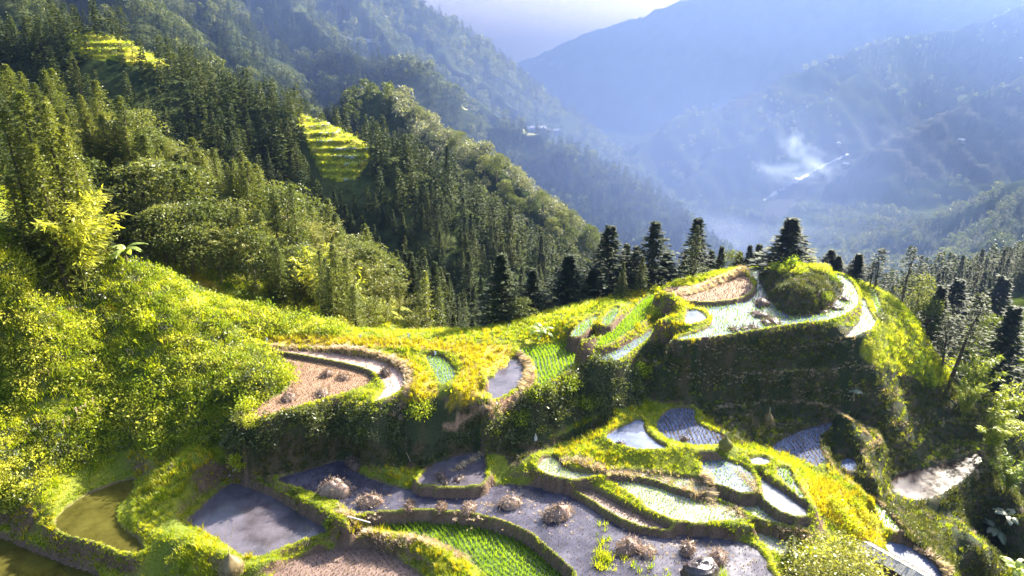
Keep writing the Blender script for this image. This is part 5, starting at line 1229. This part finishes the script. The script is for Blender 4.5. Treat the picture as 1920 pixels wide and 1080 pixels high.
# ---------------------------------------------------------------- hut
def hut():
    A = at_z(1618, 1016, -40.0); B = at_z(1742, 1085, -40.0)
    ax = Vector(B-A); L_ = ax.length; ax.normalize(); sd = Vector((-ax.y, ax.x, 0)); 
    if sd.x < 0: sd = -sd
    up = Vector((0, 0, 1)); c = Vector((A+B)/2)
    r = bpy.data.objects.new('hut', None); COL.objects.link(r); r.location = c - up*2.4; tag(r, 'long low wooden hut with a grey board roof beside the big round tree', 'hut')
    off = -r.location
    def add(mb, nm, m, par=None):
        for i, v in enumerate(mb.V): mb.V[i] = tuple(Vector(v)+off)
        return link(nm, mb.mesh(nm, [m]), par or r)
    W = 1.45; drop = .75; n = 22
    rf = add((lambda mb: (mb.tube([c-ax*L_/2, c+ax*L_/2], .06, 6), mb)[1])(MB()), 'roof', M_WOOD)
    for sgn, ww, dr in ((1, W, drop), (-1, W*.55, drop*.6)):
        sl = (sd*sgn*ww-up*dr); sn = sl.length; sl.normalize(); nn = ax.cross(sl)
        for k in range(n):
            t = (k+.5)/n; cc = c+ax*(L_*(t-.5))+sl*(sn/2+.02*((k*7) % 3))+up*(.03+.012*(k % 3)); mb = MB(); mb.box(cc, (L_/n*.93, sn*(1+.03*((k*5) % 4)), .03), 0, (ax, sl, nn)); add(mb, 'board', M_BOARD, rf)
    for t in (.08, .5, .93):
        for s_ in (1.05, -.6):
            q = c+ax*(L_*(t-.5))+sd*s_; mb = MB(); mb.tube([q-up*2.6, q-up*(.55 if s_ > 0 else .35)], .07, 6); add(mb, 'post', M_WOOD)
    mb = MB(); mb.box(c-sd*.55-up*1.4, (L_*.84, .06, 1.6), 0, (ax, sd, up)); add(mb, 'wall', M_DARKW)
    mb = MB(); mb.box(c+sd*.98-up*1.6, (L_*.84, .06, 1.4), 0, (ax, sd, up)); add(mb, 'wall', M_DARKW)
    mb = MB(); mb.box(c+ax*L_*.43-up*1.5+sd*.2, (.06, 1.45, 1.5), 0, (ax, sd, up)); add(mb, 'end_wall', M_DARKW)
    for s_ in (.75, 1.25):
        mb = MB(); mb.tube([c-ax*(L_/2+.4)+sd*s_-up*(s_*.5-.08), c+ax*(L_/2+.3)+sd*s_-up*(s_*.5-.08)], .035, 5); add(mb, 'roof_pole', M_WOOD)
hut()
# pale grass on the ledges of the shaded slope
q = []
for pl in ([(1230,650),(1330,668),(1430,662),(1530,650),(1600,640)], [(1250,702),(1340,706),(1450,700),(1560,694),(1640,690)], [(1290,722),(1400,716),(1500,712),(1570,707)], [(1340,768),(1400,758),(1480,755),(1540,762),(1590,785),(1625,812)], [(1545,850),(1575,890),(1620,925),(1680,975),(1720,1012)], [(1600,790),(1650,822),(1622,850),(1642,895)], [(1660,800),(1760,790),(1850,800)], [(1840,850),(1850,870),(1825,900)], [(1500,735),(1600,740),(1690,735)]):
    for a, b in smooth_poly(pl, 26, False):
        c = on_ground(a, b)
        for _k in range(2): q.append((c[0]+rng.normal()*.12, c[1]+rng.normal()*.12, 0))
q = np.array(q); q[:, 2] = hnear(q[:, 0], q[:, 1]); scatter('dry_straw', q, C_STRAW, rng.uniform(.3, .7, len(q)))
# ---------------------------------------------------------------- far valley: houses, track, stream, smoke
M_HW = plain('pale_house_wall', (.2,.19,.18), (.3,.29,.28), scale=.5); M_HR = plain('grey_roof', (.10,.10,.11), (.2,.2,.22), scale=.5); M_PALER = plain('pale_roof', (.28,.28,.28), (.38,.38,.38), scale=.5)
def far_spot(px, py):
    d = ray(px, py)
    for t in np.arange(120, 4200, 3.0):
        p = d*t
        if p[2] < float(hfar(p[0], p[1])): return p
    return d*1500
def house(px, py, L_, W, H, label, rot, roofm, group=None, nwin=3):
    p = far_spot(px, py); p[2] = float(hfar(p[0], p[1]))
    r = bpy.data.objects.new('farmhouse', None); COL.objects.link(r); r.location = p; r.rotation_euler = (0, 0, rot); tag(r, label, 'house', group)
    b = MB(); b.box((0, 0, H/2-1), (L_, W, H+2)); link('wall', b.mesh('wall', [M_HW]), r)
    b = MB(); e = .7; b.add([(-L_/2-e,-W/2-e,H),(L_/2+e,-W/2-e,H),(L_/2+e,0,H+W*.35),(-L_/2-e,0,H+W*.35),(-L_/2-e,W/2+e,H),(L_/2+e,W/2+e,H)], [(0,1,2,3),(3,2,5,4),(0,3,4),(1,5,2),(0,4,5,1)]); link('roof', b.mesh('roof', [roofm]), r)
    for k in range(nwin):
        b = MB(); b.box((-L_/2+L_*(k+.5)/nwin, -W/2-.05, H*.55), (1.4, .15, 1.5)); link('window', b.mesh('window', [M_ROCK]), r)
    return r
house(1008,247,17,6,4,'long low pale house on the tip of the far road ridge',.25,M_PALER,nwin=6)
house(1043,251,7,5,4,'small pale house right of the long low one on the road ridge',.2,M_PALER,nwin=2)
GV = 'farmhouses in the hazy valley'
for px, py, lb in [(1586,313,'small white house by the stream in the hazy valley'),(1571,277,'lone white house above the stream in the hazy valley'),(1490,343,'white house at the lower bend of the hazy stream'),(1802,268,'single white house on the far terraced slope'),(1911,116,'white house high up at the right edge of the far slope'),(1337,200,'white house on the near end of the misty far spur')]:
    house(px, py, 13, 9, 6, lb, rng.uniform(0, 3), M_PALER, GV)
def ribbon(name, pl, w, m, lift=1.2, sub=10):
    pts_ = []
    for a, b in smooth_poly(pl, sub, False): pts_.append(far_spot(a, b))
    P = np.array(pts_); V = []; 
    for i in range(len(P)):
        d = P[min(i+1, len(P)-1)]-P[max(i-1, 0)]; s = np.array([-d[1], d[0], 0]); s /= np.linalg.norm(s)+1e-9
        for k in (-1, 0, 1):
            q = P[i]+s*w*k/2; V.append((q[0], q[1], float(hfar(q[0], q[1]))+lift))
    F = np.array([[i*3+k, i*3+k+1, i*3+k+4, i*3+k+3] for i in range(len(P)-1) for k in (0, 1)]); o = link(name, mesh_np(name, V, F, [m])); tag(o, kind='structure'); return o
M_RIV = plain('stream_gravel_and_water', (.08,.09,.11), (.28,.3,.33), scale=.03, rough=.3)
ribbon('river', [(1592,290),(1560,305),(1525,322),(1495,340),(1465,358),(1432,378)], 3.5, M_RIV)
ribbon('river', [(1345,432),(1362,424),(1372,426),(1388,433)], 5, M_RIV)
ribbon('road', [(640,78),(668,79),(700,80)], 5, M_RIV)
ribbon('road', [(985,243),(1010,242),(1030,244)], 4, M_RIV)
def smoke(px, py, D, rx, ry, rz, dens, seed, name='smoke', rot=0.0, col=(.75,.85,1)):
    p = at_y(px, py, D); m = bpy.data.materials.new('thin_smoke'); m.use_nodes = True; nt = m.node_tree; nt.nodes.clear(); L = nt.links
    out = nt.nodes.new('ShaderNodeOutputMaterial'); v = nt.nodes.new('ShaderNodeVolumePrincipled'); v.inputs['Color'].default_value = (*col, 1); v.inputs['Anisotropy'].default_value = .5
    tc = N(nt, 'ShaderNodeTexCoord'); ln = N(nt, 'ShaderNodeVectorMath', operation='LENGTH'); L.new(tc.outputs['Object'], ln.inputs[0])
    nz = N(nt, 'ShaderNodeTexNoise', i_Scale=2.2, i_Detail=4.0); mp = N(nt, 'ShaderNodeMapping'); mp.inputs['Location'].default_value = (seed, seed*2.3, 0); L.new(tc.outputs['Object'], mp.inputs[0]); L.new(mp.outputs[0], nz.inputs['Vector'])
    a = N(nt, 'ShaderNodeMath', operation='MULTIPLY_ADD'); L.new(nz.outputs[0], a.inputs[0]); a.inputs[1].default_value = 1.9; a.inputs[2].default_value = -.35
    s = N(nt, 'ShaderNodeMath', operation='SUBTRACT'); L.new(a.outputs[0], s.inputs[0]); L.new(ln.outputs['Value'], s.inputs[1]); s.use_clamp = True
    k = N(nt, 'ShaderNodeMath', operation='MULTIPLY'); L.new(s.outputs[0], k.inputs[0]); k.inputs[1].default_value = dens; L.new(k.outputs[0], v.inputs['Density']); L.new(v.outputs[0], out.inputs['Volume'])
    import bmesh
    bm = bmesh.new(); bmesh.ops.create_icosphere(bm, subdivisions=3, radius=1.0); me = bpy.data.meshes.new(name); bm.to_mesh(me); bm.free(); me.materials.append(m)
    o = link(name, me, loc=p, rot=(0, rot, 0), scale=(rx, ry, rz)); tag(o, kind='stuff'); return o
smoke(1488, 268, 1230, 42, 40, 34, .014, 1.0, rot=.3)
smoke(1525, 305, 1180, 75, 60, 38, .011, 4.0, rot=.35)
smoke(1470, 322, 1150, 110, 80, 30, .007, 7.0, 'smoke', .0)
smoke(1250, 470, 820, 330, 260, 62, .0035, 9.0, 'mist', .0, (.6,.68,1))

def mist_body(px, py, D, rx, ry, rz, dens, col, g=.6):
    """soft-edged mist volume, added to veil and separate the ridges"""
    o = smoke(px, py, D, rx, ry, rz, dens, 2.0, 'mist', .0, col); nt = o.data.materials[0].node_tree
    ma = [n for n in nt.nodes if n.type == 'MATH' and n.operation == 'MULTIPLY_ADD'][0]; ma.inputs[1].default_value = .25; ma.inputs[2].default_value = .95
    for n in nt.nodes:
        if n.type == 'PRINCIPLED_VOLUME': n.inputs['Anisotropy'].default_value = g
    return o
mist_body(430, 240, 640, 620, 260, 260, .0024, (.15,.215,.42))  # added volume that thickens the blue haze and sets the ridges apart
mist_body(1130, 430, 430, 240, 130, 110, .0042, (.15,.215,.42))
def build_haze():
    m = bpy.data.materials.new('valley_haze'); m.use_nodes = True; nt = m.node_tree; nt.nodes.clear()
    out = nt.nodes.new('ShaderNodeOutputMaterial'); v = nt.nodes.new('ShaderNodeVolumePrincipled')
    v.inputs['Color'].default_value = (0.075, 0.115, 0.235, 1); v.inputs['Density'].default_value = HAZE_DENSITY
    v.inputs['Anisotropy'].default_value = 0.74
    nt.links.new(v.outputs[0], out.inputs['Volume'])
    b = MB(); z0, z1 = float(HF.min())-8, max(float(HF.max())+30, 40.0)
    b.box((0, 2310, (z0+z1)/2), (9400, 4700, z1-z0), 0)
    o = link('haze', b.mesh('haze', [m])); tag(o, kind='stuff'); return o
build_haze()
